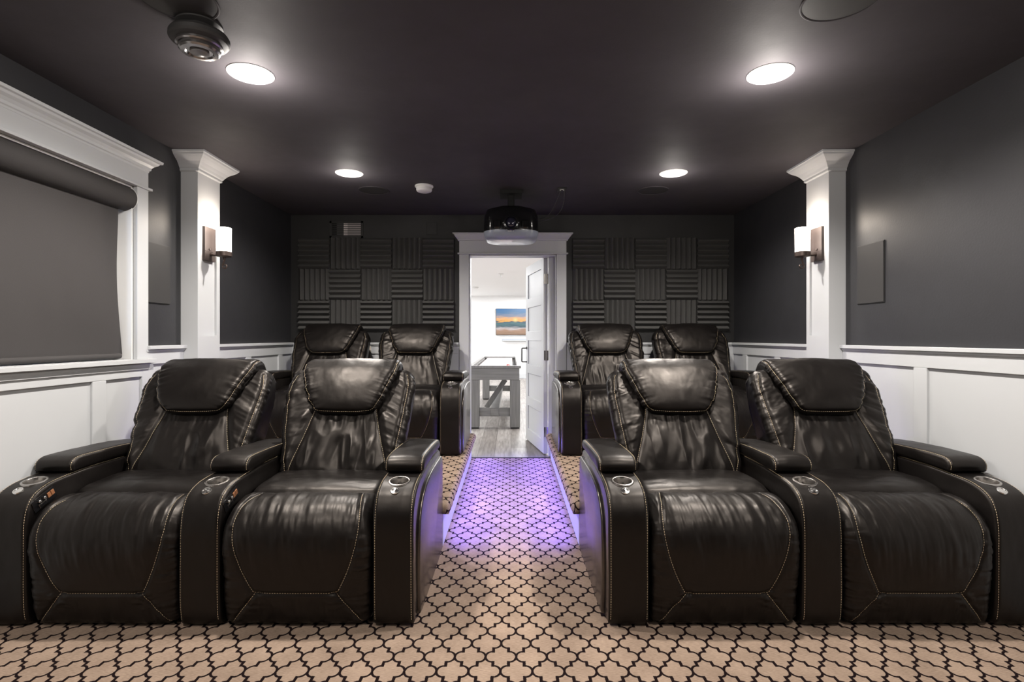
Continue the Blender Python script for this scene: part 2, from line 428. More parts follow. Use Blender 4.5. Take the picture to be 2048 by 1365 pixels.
SEWK = [1.0]
class Sweep:
    """closed YZ profile swept across x, side edges rounded, then displaced"""
    def __init__(s, prof, W, r, n, nx, x0=0.0):
        s.P, s.a, s.tot = resample(prof, n); s.n = n; s.x0 = x0
        T = np.roll(s.P, -1, 0)-np.roll(s.P, 1, 0); T /= np.linalg.norm(T, axis=1)[:, None]
        N = np.stack([T[:, 1], -T[:, 0]], 1)
        area = np.sum(s.P[:, 0]*np.roll(s.P[:, 1], -1)-np.roll(s.P[:, 0], -1)*s.P[:, 1])
        if area < 0: N = -N
        s.N = N
        s.W = np.array([W(p[0], p[1], i/n) for i, p in enumerate(s.P)]) if callable(W) else np.full(n, float(W))
        for _ in range(3): s.W = (np.roll(s.W, 1)+s.W*2+np.roll(s.W, -1))/4
        # x stations: dense near the sides
        t = np.linspace(-1, 1, nx); rr = r/ s.W.max()
        k = 0.5
        s.X = np.sign(t)*(1-(1-np.abs(t))**(1+k*(1)))   # gathers samples at the ends
        s.X = (s.X + t)/2
        s.nx = nx
        xx = s.W[:, None]*s.X[None, :]
        e = s.W[:, None]-np.abs(xx); q = np.clip((r-e)/r, 0, 1)
        ins = r*(1-np.sqrt(1-q*q*.985))
        s.x = xx; s.aa = np.repeat(s.a[:, None], nx, 1); s.e = e
        s.V = np.zeros((n, nx, 3)); s.V[..., 0] = xx+x0
        s.V[..., 1] = s.P[:, 0][:, None]-N[:, 0][:, None]*ins; s.V[..., 2] = s.P[:, 1][:, None]-N[:, 1][:, None]*ins
        s.y = s.V[..., 1]; s.z = s.V[..., 2]
        s.seams = []; s.rk = SEWK[0]
        s.D = np.zeros((n, nx))
    def a_at(s, y=None, z=None, lo=0, hi=1):
        i0, i1 = int(lo*s.n), int(hi*s.n)
        seg = s.P[i0:i1]; d = 0
        if y is not None: d = d+(seg[:, 0]-y)**2
        if z is not None: d = d+(seg[:, 1]-z)**2
        return s.a[i0+int(np.argmin(d))]
    def seam(s, pts, depth=.006, w=.007, stitch=True, side=0.0):
        s.seams.append((np.array(pts, float), depth, w, stitch, side))
    def dist(s, pts):
        best = np.full((s.n, s.nx), 9.0)
        for i in range(len(pts)-1):
            p, q = pts[i], pts[i+1]; d = q-p; L2 = d@d+1e-12
            t = np.clip(((s.x-p[0])*d[0]+(s.aa-p[1])*d[1])/L2, 0, 1)
            best = np.minimum(best, np.hypot(s.x-p[0]-t*d[0], s.aa-p[1]-t*d[1]))
        return best
    def normals(s):
        V = s.V; du = np.roll(V, -1, 0)-np.roll(V, 1, 0); dv = np.gradient(V, axis=1)
        N = np.cross(du, dv); N /= np.linalg.norm(N, axis=2)[..., None]+1e-12
        c = V.mean(axis=(0, 1)); 
        if np.sum(N*(V-c)) < 0: N = -N
        return N
    def finish(s):
        for pts, dep, w, st, sd in s.seams:
            d = s.dist(pts); s.D -= dep*np.exp(-(d/w)**2)
        s.V = s.V+s.normals()*s.D[..., None]; s.NN = s.normals()
    def at(s, x, a):
        i = (a/s.tot*s.n) % s.n; i0 = int(i) % s.n; i1 = (i0+1) % s.n; fi = i-int(i)
        Wd = s.W[i0]*(1-fi)+s.W[i1]*fi
        X = np.clip(x/Wd, -1, 1); j = np.interp(X, s.X, np.arange(s.nx)); j0 = min(int(j), s.nx-2); fj = j-j0
        def L(A): return (A[i0, j0]*(1-fj)+A[i0, j0+1]*fj)*(1-fi)+(A[i1, j0]*(1-fj)+A[i1, j0+1]*fj)*fi
        return Vector(L(s.V)), Vector(L(s.NN)).normalized()
    def mesh(s, name, parent, m, uv=False):
        n, nx = s.n, s.nx; me = bpy.data.meshes.new(name)
        I = np.arange(n*nx).reshape(n, nx); I1 = np.roll(I, -1, 0)
        F_ = np.stack([I[:, :-1], I[:, 1:], I1[:, 1:], I1[:, :-1]], -1).reshape(-1, 4)
        verts = s.V.reshape(-1, 3)
        faces = [tuple(int(k) for k in f) for f in F_]
        faces.append(tuple(int(k) for k in I[:, 0])); faces.append(tuple(int(k) for k in I[::-1, -1]))
        me.from_pydata(verts.tolist(), [], faces); me.update()
        # orient outward
        if sum(p.normal.dot(Vector(s.NN.reshape(-1, 3)[p.vertices[0]])) for p in me.polygons[:400]) < 0:
            me.flip_normals()
        o = link_mesh(name, me, parent, [m]); auto_smooth(me, 1.1)
        if uv:
            l = me.uv_layers.new(name='UVMap')
            vx = s.V[..., 0].reshape(-1); va = s.aa.reshape(-1)
            for lp in me.loops: l.data[lp.index].uv = (vx[lp.vertex_index], va[lp.vertex_index])
        return o
    def stitches(s, parent, name='stitching', r=.0010, dash=.0075, gap=.0030, off=.0008):
        vs = []; fs = []; r = r*s.rk
        for pts, dep, w, st, sd in s.seams:
            if not st: continue
            seg = np.linalg.norm(np.diff(pts, axis=0), axis=1); cum = np.concatenate([[0], np.cumsum(seg)]); L = cum[-1]
            t = 0
            while t < L-.002:
                t1 = min(t+dash, L); ring = []
                A = [np.interp(q, cum, pts[:, k]) for q in (t, t1) for k in (0, 1)]
                dx, da = A[2]-A[0], A[3]-A[1]; l = math.hypot(dx, da)+1e-9
                ox, oa = -da/l*sd, dx/l*sd
                p0, n0 = s.at(A[0]+ox, A[1]+oa); p1, n1 = s.at(A[2]+ox, A[3]+oa)
                t += dash+gap
                d = (p1-p0)
                if d.length < 1e-4: continue
                d.normalize(); pm = (p0+p1)/2+(n0+n1)*.5*(r*.6)
                b = len(vs)
                for (p, nn, k) in ((p0, n0, .35), ((p0+p1)/2+n0*r*.5, n0, 1.0), (p1, n1, .35)):
                    sdv = d.cross(nn).normalized(); c = p+nn*off
                    vs += [tuple(c+sdv*r*k), tuple(c+nn*r*k*.9), tuple(c-sdv*r*k), tuple(c-nn*r*.6)]
                for q in (0, 4):
                    for k in range(4): fs.append((b+q+k, b+q+(k+1) % 4, b+q+4+(k+1) % 4, b+q+4+k))
                fs.append((b+3, b+2, b+1, b)); fs.append((b+8, b+9, b+10, b+11))
        if not vs: return None
        me = bpy.data.meshes.new(name); me.from_pydata(vs, [], fs); me.update()
        me.materials.append(M['thread'])
        import bmesh
        tgt = parent.data; k = len(tgt.materials) if 'cream_thread' not in [q.name for q in tgt.materials] else [q.name for q in tgt.materials].index('cream_thread')
        if k == len(tgt.materials): tgt.materials.append(M['thread'])
        nf = len(tgt.polygons); bm = bmesh.new(); bm.from_mesh(tgt); bm.from_mesh(me); bm.faces.ensure_lookup_table()
        for fi in range(nf, len(bm.faces)): bm.faces[fi].material_index = k; bm.faces[fi].smooth = True
        bm.to_mesh(tgt); bm.free(); bpy.data.meshes.remove(me)
        return None

def smooth_line(pts, n=10):
    P = np.array(pts, float); out = []
    for i in range(len(P)-1):
        p0 = P[max(i-1, 0)]; p1 = P[i]; p2 = P[i+1]; p3 = P[min(i+2, len(P)-1)]
        for t in np.linspace(0, 1, n, endpoint=False):
            t2, t3 = t*t, t*t*t
            out.append(.5*((2*p1)+(-p0+p2)*t+(2*p0-5*p1+4*p2-p3)*t2+(-p0+3*p1-3*p2+p3)*t3))
    out.append(P[-1]); return out

# ------------------------------------------------------------------ recliner
SEAT_W = .625; ARM_W = .17; PITCH = SEAT_W+ARM_W

def make_arm(root, xc, outer, seed, q=1.0, panel_side=0):
    """arm centred at xc; outer = -1/+1 gives the side with the raised panel, 0 none; panel_side=+1: switches on its +x face"""
    prof = [(.05, .006), (.022, .012), (.006, .05), (0, .15), (0, .30), (.001, .41), (.013, .483), (.045, .535), (.10, .563), (.18, .577), (.40, .588), (.66, .583),
            (.80, .572), (.842, .54), (.845, .40), (.845, .15), (.84, .02), (.82, .006), (.45, .004), (.2, .004)]
    s = Sweep(prof, ARM_W/2, .017, int(300*q), int(36*q) if q < 1 else 44, xc)
    at = s.a_at(y=.235, z=.58, lo=.1, hi=.6); a0 = s.a_at(y=.012, z=.03, hi=.3)
    for sg in (-1, 1):
        s.seam(smooth_line([(sg*(ARM_W/2-.010), a0), (sg*(ARM_W/2-.010), (a0+at)/2), (sg*(ARM_W/2-.010), at+.35)], 20), .0025, .004)
    top = s.z > .5
    s.D += fbm(s.x*9, s.aa*6, seed)*.003 + fbm(s.x*30, s.aa*14, seed+5)*.0008
    # cup holder well, pushed down into the arm
    dc = np.hypot(s.x, s.y-.140)
    well = sstep(.0415, .0375, dc)*(s.z > .50)*.07
    s.D -= well
    s.finish()
    arm = s.mesh('armrest', root, M['leather'])
    if outer:
        arm.data.materials.append(M['vinyl'])
        for p_ in arm.data.polygons:
            if p_.normal.x*outer > .8: p_.material_index = 1
    s.stitches(arm)
    # cup holder ring and liner follow the slope of the arm top
    zc = float(np.interp(.140, [.10, .18], [.563, .577])); sl = math.atan2(.014, .08)
    T = Matrix.Translation((xc, .140, zc)) @ Matrix.Rotation(sl, 4, 'X')
    m = MB(); m.lathe([(.0375, -.062), (.0378, .001), (.040, .0045), (.044, .0052), (.0485, .0035), (.050, .0), (.050, -.004)], M=T, n=40)
    m.lathe([(.0005, -.060), (.0375, -.060)], M=T, n=40)
    m.build('cup_holder', M['steel'], arm, smooth=.8)
    T = Matrix.Translation((xc-.004, .066, .5485)) @ Matrix.Rotation(math.radians(27), 4, 'X')
    m = MB(); m.lathe([(.019, -.004), (.020, .002), (.0185, .0045), (.014, .0050), (.013, .0035), (.008, .0045), (.0004, .006)], M=T, n=28)
    m.build('control_button', M['chrome'], arm, smooth=.8)
    # padded lid
    pp = [(.245, .584), (.233, .60), (.233, .622), (.252, .643), (.30, .652), (.48, .650), (.68, .640), (.79, .628), (.80, .605), (.78, .584), (.5, .590), (.30, .585)]
    p = Sweep(pp, ARM_W/2+.005, .016, int(150*q), 30, xc)
    a0 = p.a_at(y=.236, z=.595, hi=.5); a1 = p.a_at(y=.77, z=.63, hi=.7)
    for sg in (-1, 1): p.seam([(sg*(ARM_W/2-.004), a0), (sg*(ARM_W/2-.004), a1)], .0025, .004)
    p.D += .006*(1-(p.x/(ARM_W/2))**2)*(p.z > .61) + fbm(p.x*14, p.aa*10, seed+9)*.002
    p.finish(); pad = p.mesh('arm_pad', arm, M['leather']); p.stitches(pad)
    if outer:
        sp = [(.12, .012), (.085, .05), (.075, .18), (.078, .33), (.10, .425), (.155, .485), (.26, .522), (.45, .54), (.70, .538), (.82, .525), (.832, .40), (.832, .05), (.80, .010), (.4, .008)]
        t = Sweep(sp, .011, .008, int(160*q), 9, xc+outer*(ARM_W/2+.004)); t.finish()
        t.mesh('side_panel', arm, M['vinyl'])
    if panel_side:
        T = Matrix.Translation((xc+panel_side*(ARM_W/2+.001), .088, .508)) @ Matrix.Rotation(math.radians(22), 4, 'X')
        m = MB(); k = panel_side
        m.mat(0).box((-.002, -.058, -.026), (.0035*k, .058, .026), T)
        for yy, zz in ((-.028, .010), (-.002, .010)):
            m.mat(1).lathe([(.0075, 0), (.0075, .008*k), (.006, .010*k), (.0005, .0105*k)], c=(.003*k, yy, zz), axis='X', n=16, M=T)
        m.mat(1).box((.003*k, -.034, -.022), (.0055*k, .006, -.004), T); m.mat(0).box((.005*k, -.030, -.019), (.0062*k, .002, -.008), T)
        m.mat(2).box((.003*k, .016, -.006), (.0065*k, .032, .016), T); m.mat(2).box((.003*k, .035, -.006), (.0065*k, .050, .016), T)
        m.build('control_panel', [M['gloss_black'], M['chrome'], M['orange']], arm, bevel=.0006)
    return arm

def make_recliner(loc, seed, label, arms, group, q=1.0, folds=1.0):
    root = empty('recliner', loc, label=label, cat='recliner', group=group)
    hw = SEAT_W/2
    # ---- base frame
    m = MB(); m.box((-hw+.01, .11, .0), (hw-.01, .84, .34)); m.build('seat_base', M['base'], root, bevel=.01)
    # ---- footrest
    prof = [(.12, .008), (.04, .008), (.014, .026), (.003, .08), (-.008, .17), (-.016, .26), (-.020, .33), (-.012, .39), (.012, .44), (.055, .478), (.11, .498), (.17, .506),
            (.215, .498), (.232, .46), (.232, .36), (.225, .2), (.20, .05), (.17, .018)]
    s = Sweep(prof, hw-.004, .055, int(330*q), int(150*q))
    af = lambda z: s.a_at(z=z, lo=.05, hi=.5)
    ay = lambda y: s.a_at(y=y, z=.5, lo=.25, hi=.62)
    z15, z26, z36, z44 = [s.a_at(y=yy, z=zz, lo=.02, hi=.5) for yy, zz in ((.0, .15), (-.016, .26), (-.018, .36), (.012, .44))]
    b0 = s.a_at(y=.05, z=.02, lo=0, hi=.25)
    for sg in (-1, 1):
        s.seam(smooth_line([(sg*.222, ay(.19)), (sg*.238, ay(.11)), (sg*.256, z44), (sg*.250, z36), (sg*.222, z26), (sg*.178, z15+.015), (sg*.165, z15+.004), (sg*.150, z15)], 8), .008, .008)
        s.seam([(sg*.168, z15-.004), (sg*.235, (z15+b0)/2-.005), (sg*.292, b0)], .007, .008)
    s.seam([(-.150, z15), (.150, z15)], .007, .008)
    s.D += .016*(1-(s.x/hw)**2)*sstep(.05, .35, s.z)*sstep(.23, .1, s.y)
    inside = np.abs(s.x) < .235
    front = s.y < .215
    # long pull lines over the top of the pad
    s.D += (fbm(s.x*36+s.aa*4, s.aa*5, seed)*.0048 + fbm(s.x*11, s.aa*5, seed+3)*.005)*front*sstep(.16, .36, s.z)
    s.D += fbm(s.x*8, s.aa*9, seed+21)*.004*front
    side = sstep(.20, .27, np.abs(s.x))*sstep(.52, .30, s.z)*front
    s.D += side*fbm(s.x*8+3, s.aa*58, seed+4)*.0050
    s.D += sstep(.16, .08, s.z)*fbm(s.x*40, s.aa*9, seed+8)*.004*front
    s.D += np.exp(-((np.abs(s.x)-.18)/.045)**2)*np.exp(-((s.z-.13)/.05)**2)*fbm(s.x*30, s.aa*70, seed+12)*.008*front
    s.finish(); o = s.mesh('footrest', root, M['leather']); s.stitches(o)
    # ---- seat cushion
    prof = [(.24, .34), (.222, .40), (.222, .465), (.243, .502), (.29, .518), (.38, .524), (.50, .520), (.60, .508), (.66, .46), (.64, .38), (.5, .335), (.36, .33)]
    s = Sweep(prof, hw-.006, .05, int(170*q), int(90*q))
    s.D += .012*(1-(s.x/hw)**2)*(s.z > .45) + fbm(s.x*7, s.aa*7, seed+30)*.005 + fbm(s.x*14, s.aa*34, seed+31)*.0022
    s.finish(); s.mesh('seat', root, M['leather'])
    # ---- backrest
    prof = [(.505, .42), (.508, .47), (.522, .53), (.560, .61), (.620, .73), (.680, .83), (.740, .925), (.785, .980), (.83, 1.004), (.875, .995), (.905, .95), (.905, .88),
            (.875, .74), (.835, .60), (.78, .44), (.70, .385), (.58, .385)]
    wz = lambda y, z, t: float(np.interp(z, [.38, .5, .62, .80, .94, 1.0], [.270, .284, .303, .330, .340, .328]))
    s = Sweep(prof, wz, .05, int(330*q), int(150*q))
    A = lambda z: s.a_at(z=z, y=float(np.interp(z, [.42, .53, .61, .73, .83, .925, .98, 1.0], [.505, .522, .56, .62, .68, .74, .785, .83])), hi=.5)
    for sg in (-1, 1):
        s.seam(smooth_line([(sg*(wz(0, .50, 0)-.020), A(.50)), (sg*(wz(0, .62, 0)-.022), A(.62)), (sg*(wz(0, .8, 0)-.024), A(.80)), (sg*(wz(0, .94, 0)-.024), A(.93)), (sg*.300, A(.985))], 10), .007, .008)
        s.seam(smooth_line([(sg*.262, A(.47)), (sg*.240, A(.56)), (sg*.200, A(.68)), (sg*.168, A(.79)), (sg*.16, A(.84))], 10), .008, .009)
    front = s.aa < A(1.0)
    panel = sstep(0, .06, np.interp(s.z, [.47, .84], [.262, .16])-np.abs(s.x))
    s.D += front*panel*(.020*np.exp(-((s.z-.62)/.12)**2))
    # gathered folds rising from the lumbar line and hanging from the headrest
    wv = fbm(s.x*11+np.sin(s.aa*11+seed)*.35, s.aa*3.5, seed+40, 2)
    s.D += front*panel*(wv*.028*folds*np.exp(-((s.z-.61)/.09)**2) - np.abs(vnoise(s.x*17+s.aa*1.5, s.aa*5, seed+41)-.5)*.026*folds*sstep(.82, .66, s.z)*sstep(.47, .56, s.z))
    s.D += front*panel*fbm(s.x*26, s.aa*6, seed+43)*.011*np.exp(-((s.z-.77)/.045)**2)
    bol = front*sstep(.0, .04, np.abs(s.x)-np.interp(s.z, [.47, .84], [.262, .16]))
    s.D += bol*(.010 + fbm(s.x*7+s.aa*6, s.aa*21+np.abs(s.x)*9, seed+44)*.011)
    s.D += front*fbm(s.x*10, s.aa*10, seed+45)*.004
    s.D += (1-front)*fbm(s.x*8, s.aa*12, seed+46)*.004
    edge = np.exp(-((s.e-.006)/.022)**2)*front; s.D += edge*fbm(s.x*0, s.aa*45, seed+47)*.0025
    s.finish(); o = s.mesh('backrest', root, M['leather']); s.stitches(o)
    # ---- headrest
    prof = [(.690, .800), (.655, .800), (.633, .818), (.632, .855), (.652, .912), (.690, .972), (.738, 1.028), (.795, 1.064), (.855, 1.074), (.912, 1.055), (.948, 1.00), (.950, .94), (.925, .92),
            (.90, .96), (.86, .99), (.81, .975), (.76, .915)]
    wh = lambda y, z, t: float(np.interp(z, [.79, .812, .84, .88, 1.03], [.135, .158, .178, .198, .262])) if (t < .5) else float(np.interp(z, [.8, .9, 1.0], [.15, .22, .262]))
    s = Sweep(prof, wh, .040, int(230*q), int(130*q))
    B = lambda y, z: s.a_at(y=y, z=z, hi=.62)
    zz = [(.652, .912), (.690, .972), (.738, 1.028), (.795, 1.064), (.855, 1.074)]
    a_b = B(.633, .816)
    sidepts = lambda sg: [(sg*(wh(0, .84, 0)-.018), B(.632, .84)), (sg*(wh(0, .88, 0)-.012), B(.64, .88))] + [(sg*(wh(0, z, 0)-.012), B(y, z)) for y, z in zz]
    for sg in (-1, 1):
        s.seam(smooth_line(sidepts(sg), 8), .004, .006)
    s.seam(smooth_line([(-(wh(0, .84, 0)-.018), B(.632, .84)), (-.140, a_b+.004), (-.10, a_b-.001), (.10, a_b-.001), (.140, a_b+.004), (wh(0, .84, 0)-.018, B(.632, .84))], 8), .004, .006)
    fr = s.y < .80
    s.D += .016*(1-(s.x/.25)**2)*fr*(s.z > .80)
    near = np.exp(-(s.e/.055)**2)
    s.D += fr*(near*fbm(s.x*6, s.aa*52+np.abs(s.x)*14, seed+50)*.010 + fbm(s.x*7, s.aa*8, seed+51)*.004 + fbm(s.x*18, s.aa*14, seed+52)*.0016)
    s.finish(); o = s.mesh('headrest', root, M['leather']); s.stitches(o)
    for (side, outer, pan) in arms:
        make_arm(root, side*(hw+ARM_W/2), outer, seed+side*3+60, q, pan)
    return root

FRONT_Y, REAR_Y, PLAT_Y, PLAT_Z = 2.212, 4.28, 3.10, .25
XC1 = .40+ARM_W+SEAT_W/2; XC2 = XC1+PITCH
def seats():
    spec = [
        (-XC1, 0, 101, 1.25, 'black leather recliner, front row, beside the aisle on the window side, deep wrinkles below headrest', [(1, 1, 0), (-1, 0, 1)]),
        (-XC2, 0, 202, .9, 'black leather recliner, front row, next to the window wall, round switches on its arm', [(-1, 0, 1)]),
        (XC1, 0, 303, .95, 'black leather recliner, front row, beside the aisle on the right, violet light on its arm', [(-1, -1, 0), (1, 0, 0)]),
        (XC2, 0, 404, .9, 'black leather recliner, front row, against the right wall panelling', [(1, 0, 0)]),
        (-XC1, 1, 505, .7, 'black leather recliner on the left platform, immediately left of the door', [(1, 1, 0), (-1, 0, 1)]),
        (-XC2, 1, 606, .6, 'black leather recliner on the left platform, farther from the door, beside wall panelling', [(-1, 0, 1)]),
        (XC1, 1, 707, 1.0, 'black leather recliner on the right platform, immediately right of the door', [(-1, -1, 0), (1, 0, 0)]),
        (XC2, 1, 808, .7, 'black leather recliner on the right platform, farther from the door', [(1, 0, 0)]),
    ]
    for x, row, seed, folds, lab, arms in spec:
        SEWK[0] = 1.0 if row == 0 else .62
        if row == 0: make_recliner((x, FRONT_Y, 0), seed, lab, arms, 'recliners in the front row', 1.0, folds)
        else: make_recliner((x, REAR_Y, PLAT_Z), seed, lab, arms, 'recliners in the raised back row', .72, folds)
seats()

# ------------------------------------------------------------------ room shell
def uvplane(name, x0, x1, y0, y1, z, m, up=True, thick=.05):
    mb = MB(); mb.box((x0, y0, z-thick if up else z), (x1, y1, z if up else z+thick))
    o = mb.build(name, m); me = o.data; l = me.uv_layers.new(name='UVMap')
    for lp in me.loops:
        c = me.vertices[lp.vertex_index].co; l.data[lp.index].uv = (c.x, c.y)
    return tag(o, kind='structure')
uvplane('floor', XL, XR, YF, YB, 0, M['carpet'])
uvplane('ceiling', XL, XR, YF, YB+.0, CEIL, M['ceiling'], up=False)

DX0, DX1, DTOP = -.416, .452, 2.018          # door opening
# side walls; left one holds the window
WY0, WY1, WZ0, WZ1 = 1.30, 3.115, 1.07, 2.07
mb = MB()
mb.box((XL-.15, YF, 0), (XL, WY0, CEIL)).box((XL-.15, WY1, 0), (XL, YB, CEIL)).box((XL-.15, WY0, 0), (XL, WY1, WZ0)).box((XL-.15, WY0, WZ1), (XL, WY1, CEIL))
tag(mb.build('wall_left', M['black_wall']), kind='structure')
mb = MB(); mb.box((XR, YF, 0), (XR+.15, YB, CEIL)); tag(mb.build('wall_right', M['black_wall']), kind='structure')
mb = MB(); mb.box((XL-.15, YB, 0), (DX0-.0, YB+.15, CEIL)).box((DX1, YB, 0), (XR+.15, YB+.15, CEIL)).box((DX0, YB, DTOP), (DX1, YB+.15, CEIL))
tag(mb.build('wall_back', M['back_wall']), kind='structure')
mb = MB(); mb.box((XL-.15, YF-.15, 0), (XR+.15, YF, CEIL)); tag(mb.build('wall_front', M['black_wall']), kind='structure')

# ------------------------------------------------------------------ wainscot
def wainscot(name, side, y0, y1, top, stiles, board_bottom, rail=True, rail_y=None):
    """side -1 left wall, +1 right wall; boards on the wall face, all in one trim mesh"""
    X = XL if side < 0 else XR; s = -side
    mb = MB()
    mb.box((X, y0, 0), (X+s*.008, y1, top-.02))                       # back board
    mb.box((X, y0, board_bottom), (X+s*.022, y1, top-.02))            # top rail board
    mb.box((X, y0, .0), (X+s*.022, y1, .16))
    for (a, b) in stiles: mb.box((X, a, .16), (X+s*.022, b, board_bottom))
    if rail:
        ra, rb = rail_y or (y0, y1)
        mb.box((X, ra, top-.022), (X+s*.042, rb, top)); mb.box((X, ra, top-.036), (X+s*.030, rb, top-.022))
    return tag(mb.build(name, M['white'], bevel=.0025), kind='structure')
PF, PBk = 3.565, 3.835      # pilaster faces
wainscot('trim_1', -1, YF, 3.16, 1.05, [(-1.0+.665*k, -.905+.665*k) for k in range(0, 4)] + [(2.785, 2.88)], .968, rail=False)
wainscot('trim_2', -1, 3.16, PF-.001, RAIL, [(3.16, 3.26), (PF-.06, PF-.002)], 1.036, rail_y=(3.20, PF+.0))
wainscot('trim_3', -1, PBk+.001, YB, RAIL, [(PBk+.002, PBk+.07), (4.40, 4.49), (5.02, 5.11)], 1.036)
wainscot('trim_4', 1, YF, PF-.001, RAIL, [(2.842-.665*k, 2.937-.665*k) for k in range(0, 7)] + [(PF-.06, PF-.002)], 1.036)
wainscot('trim_5', 1, PBk+.001, YB, RAIL, [(PBk+.002, PBk+.07), (4.40, 4.49), (5.02, 5.11)], 1.036)
def back_wainscot(name, x0, x1, stiles):
    mb = MB()
    mb.box((x0, YB-.008, 0), (x1, YB, RAIL-.02)).box((x0, YB-.022, 1.036), (x1, YB, RAIL-.02)).box((x0, YB-.022, 0), (x1, YB, .40))
    for a, b in stiles: mb.box((a, YB-.022, .40), (b, YB, 1.036))
    mb.box((x0, YB-.042, RAIL-.022), (x1, YB, RAIL)).box((x0, YB-.030, RAIL-.036), (x1, YB, RAIL-.022))
    return tag(mb.build(name, M['white'], bevel=.002), kind='structure')
back_wainscot('trim_6', XL+.01, DX0-.10, [(XL+.01, XL+.09), (-1.62, -1.53), (-1.04, -.95), (DX0-.19, DX0-.10)])
back_wainscot('trim_7', DX1+.10, XR-.01, [(XR-.09, XR-.01), (1.53, 1.62), (.95, 1.04), (DX1+.10, DX1+.19)])

# pilasters with crown capitals and an inset panel on the inner face
def crown_rings(x_in, x_wall, ya, yb, steps):
    """loft of rectangles: steps = (projection, z)"""
    sg = 1 if x_in > x_wall else -1; rings = []
    for pr, z in steps:
        xi = x_in+sg*pr
        rings.append([(x_wall, ya-pr, z), (xi, ya-pr, z), (xi, yb+pr, z), (x_wall, yb+pr, z)])
    return rings
def pilaster(name, side):
    X = XL if side < 0 else XR; s = -side; xin = X+s*.112
    mb = MB()
    mb.box((X, PF+.052, 1.21), (xin-s*.014, PBk-.042, 2.10))          # recessed panel
    mb.box((X, PF, 0), (xin, PF+.052, CEIL-.001)).box((X, PBk-.042, 0), (xin, PBk, CEIL-.001))
    mb.box((X, PF+.052, 2.10), (xin, PBk-.042, CEIL-.001)).box((X, PF+.052, 0), (xin, PBk-.042, 1.21))
    st = [(.004, CEIL-.118), (.012, CEIL-.112), (.012, CEIL-.098), (.018, CEIL-.092), (.026, CEIL-.078), (.042, CEIL-.058), (.066, CEIL-.040), (.082, CEIL-.026), (.088, CEIL-.016), (.094, CEIL-.012), (.094, CEIL-.0005)]
    mb.loft(crown_rings(xin, X, PF, PBk, st))
    return tag(mb.build(name, M['white']), kind='structure')
pilaster('trim_8', -1); pilaster('trim_9', 1)

# ------------------------------------------------------------------ window on the left wall
win = empty('window_1', (XL, (WY0+WY1)/2, WZ0), kind='structure')
W0 = Vector(win.location)
def wbuild(mb, name, m, bevel=.002, smooth=None):
    mb.v = [tuple(Vector(v)-W0) for v in mb.v]
    return mb.build(name, m, win, bevel=bevel, smooth=smooth)
c = .025
mb = MB(); mb.box((XL, WY1, WZ0), (XL+c, WY1+.095, WZ1)); mb.box((XL, WY0-.095, WZ0), (XL+c, WY0, WZ1))
mb.box((XL, WY0-.095, WZ1+.012), (XL+c, WY1+.095, 2.185)); mb.box((XL, WY0-.11, WZ1), (XL+.036, WY1+.118, WZ1+.014))
wbuild(mb, 'window_casing', M['white'])
mb = MB()
prof = [(0, 2.175), (.026, 2.175), (.028, 2.186), (.034, 2.190), (.036, 2.203), (.046, 2.216), (.060, 2.226), (.066, 2.236), (.078, 2.239), (.080, 2.253), (0, 2.253)]
rings = []
for (p, z) in prof[1:-1]:
    rings.append([(XL, WY0-.095-p+.022, z), (XL+p, WY0-.095-p+.022, z), (XL+p, WY1+.095+p-.022, z), (XL, WY1+.095+p-.022, z)])
mb.loft(rings); wbuild(mb, 'window_crown', M['white'], bevel=.0015)
mb = MB(); mb.box((XL-.14, WY0, WZ0-.002), (XL+.0, WY1, WZ0+.001)); mb.box((XL, WY0-.115, WZ0-.022), (XL+.055, WY1+.125, WZ0)); mb.box((XL, WY0-.095, WZ0-.06), (XL+.030, WY1+.10, WZ0-.022))
wbuild(mb, 'window_sill', M['white'])
mb = MB(); mb.box((XL-.15, WY1-.012, WZ0), (XL, WY1, WZ1)).box((XL-.15, WY0, WZ0), (XL, WY0+.012, WZ1)).box((XL-.15, WY0, WZ1-.012), (XL, WY1, WZ1))
mb.box((XL-.13, WY1-.06, WZ0), (XL-.09, WY1-.012, WZ1)).box((XL-.13, WY0+.012, WZ0), (XL-.09, WY0+.06, WZ1)).box((XL-.13, WY0, WZ0), (XL-.09, WY1, WZ0+.05)).box((XL-.13, WY0, WZ1-.06), (XL-.09, WY1, WZ1-.012))
wbuild(mb, 'window_frame', M['plastic_white'])
mb = MB(); mb.box((XL-.115, WY0+.03, WZ0+.03), (XL-.109, WY1-.03, WZ1-.03)); wbuild(mb, 'window_pane', M['glass'], bevel=0)

# roller shade
sh = empty('roller_shade', (XL, (WY0+WY1)/2, WZ0), label='dark grey blackout roller shade pulled down over the window on the left wall', cat='window shade')
S0 = Vector(sh.location)
def sbuild(mb, name, m, bevel=0, smooth=None):
    mb.v = [tuple(Vector(v)-S0) for v in mb.v]
    return mb.build(name, m, sh, bevel=bevel, smooth=smooth)
# cassette: rounded fascia
zc0, zc1 = 1.925, 2.066
pr = [(XL-.045, zc0)] + [(XL-.045+.002+.07*math.sin(t)*1.0, (zc0+zc1)/2-(zc1-zc0)/2*math.cos(t)) for t in np.linspace(0.15, PI-.15, 14)] + [(XL-.045, zc1)]
mb = MB(); mb.prism(pr, WY0+.012, WY1-.001, axis='Y'); sbuild(mb, 'cassette', M['shade'], smooth=.6)
mb = MB(); pr2 = [(XL-.045, zc0-.002)] + [(XL-.045+.004+.07*math.sin(t), (zc0+zc1)/2-(zc1-zc0+.004)/2*math.cos(t)) for t in np.linspace(0.15, PI-.15, 14)] + [(XL-.045, zc1+.001)]
mb.prism(pr2, WY1-.004, WY1-.0005, axis='Y'); sbuild(mb, 'end_cap', M['plastic_white'], smooth=.6)
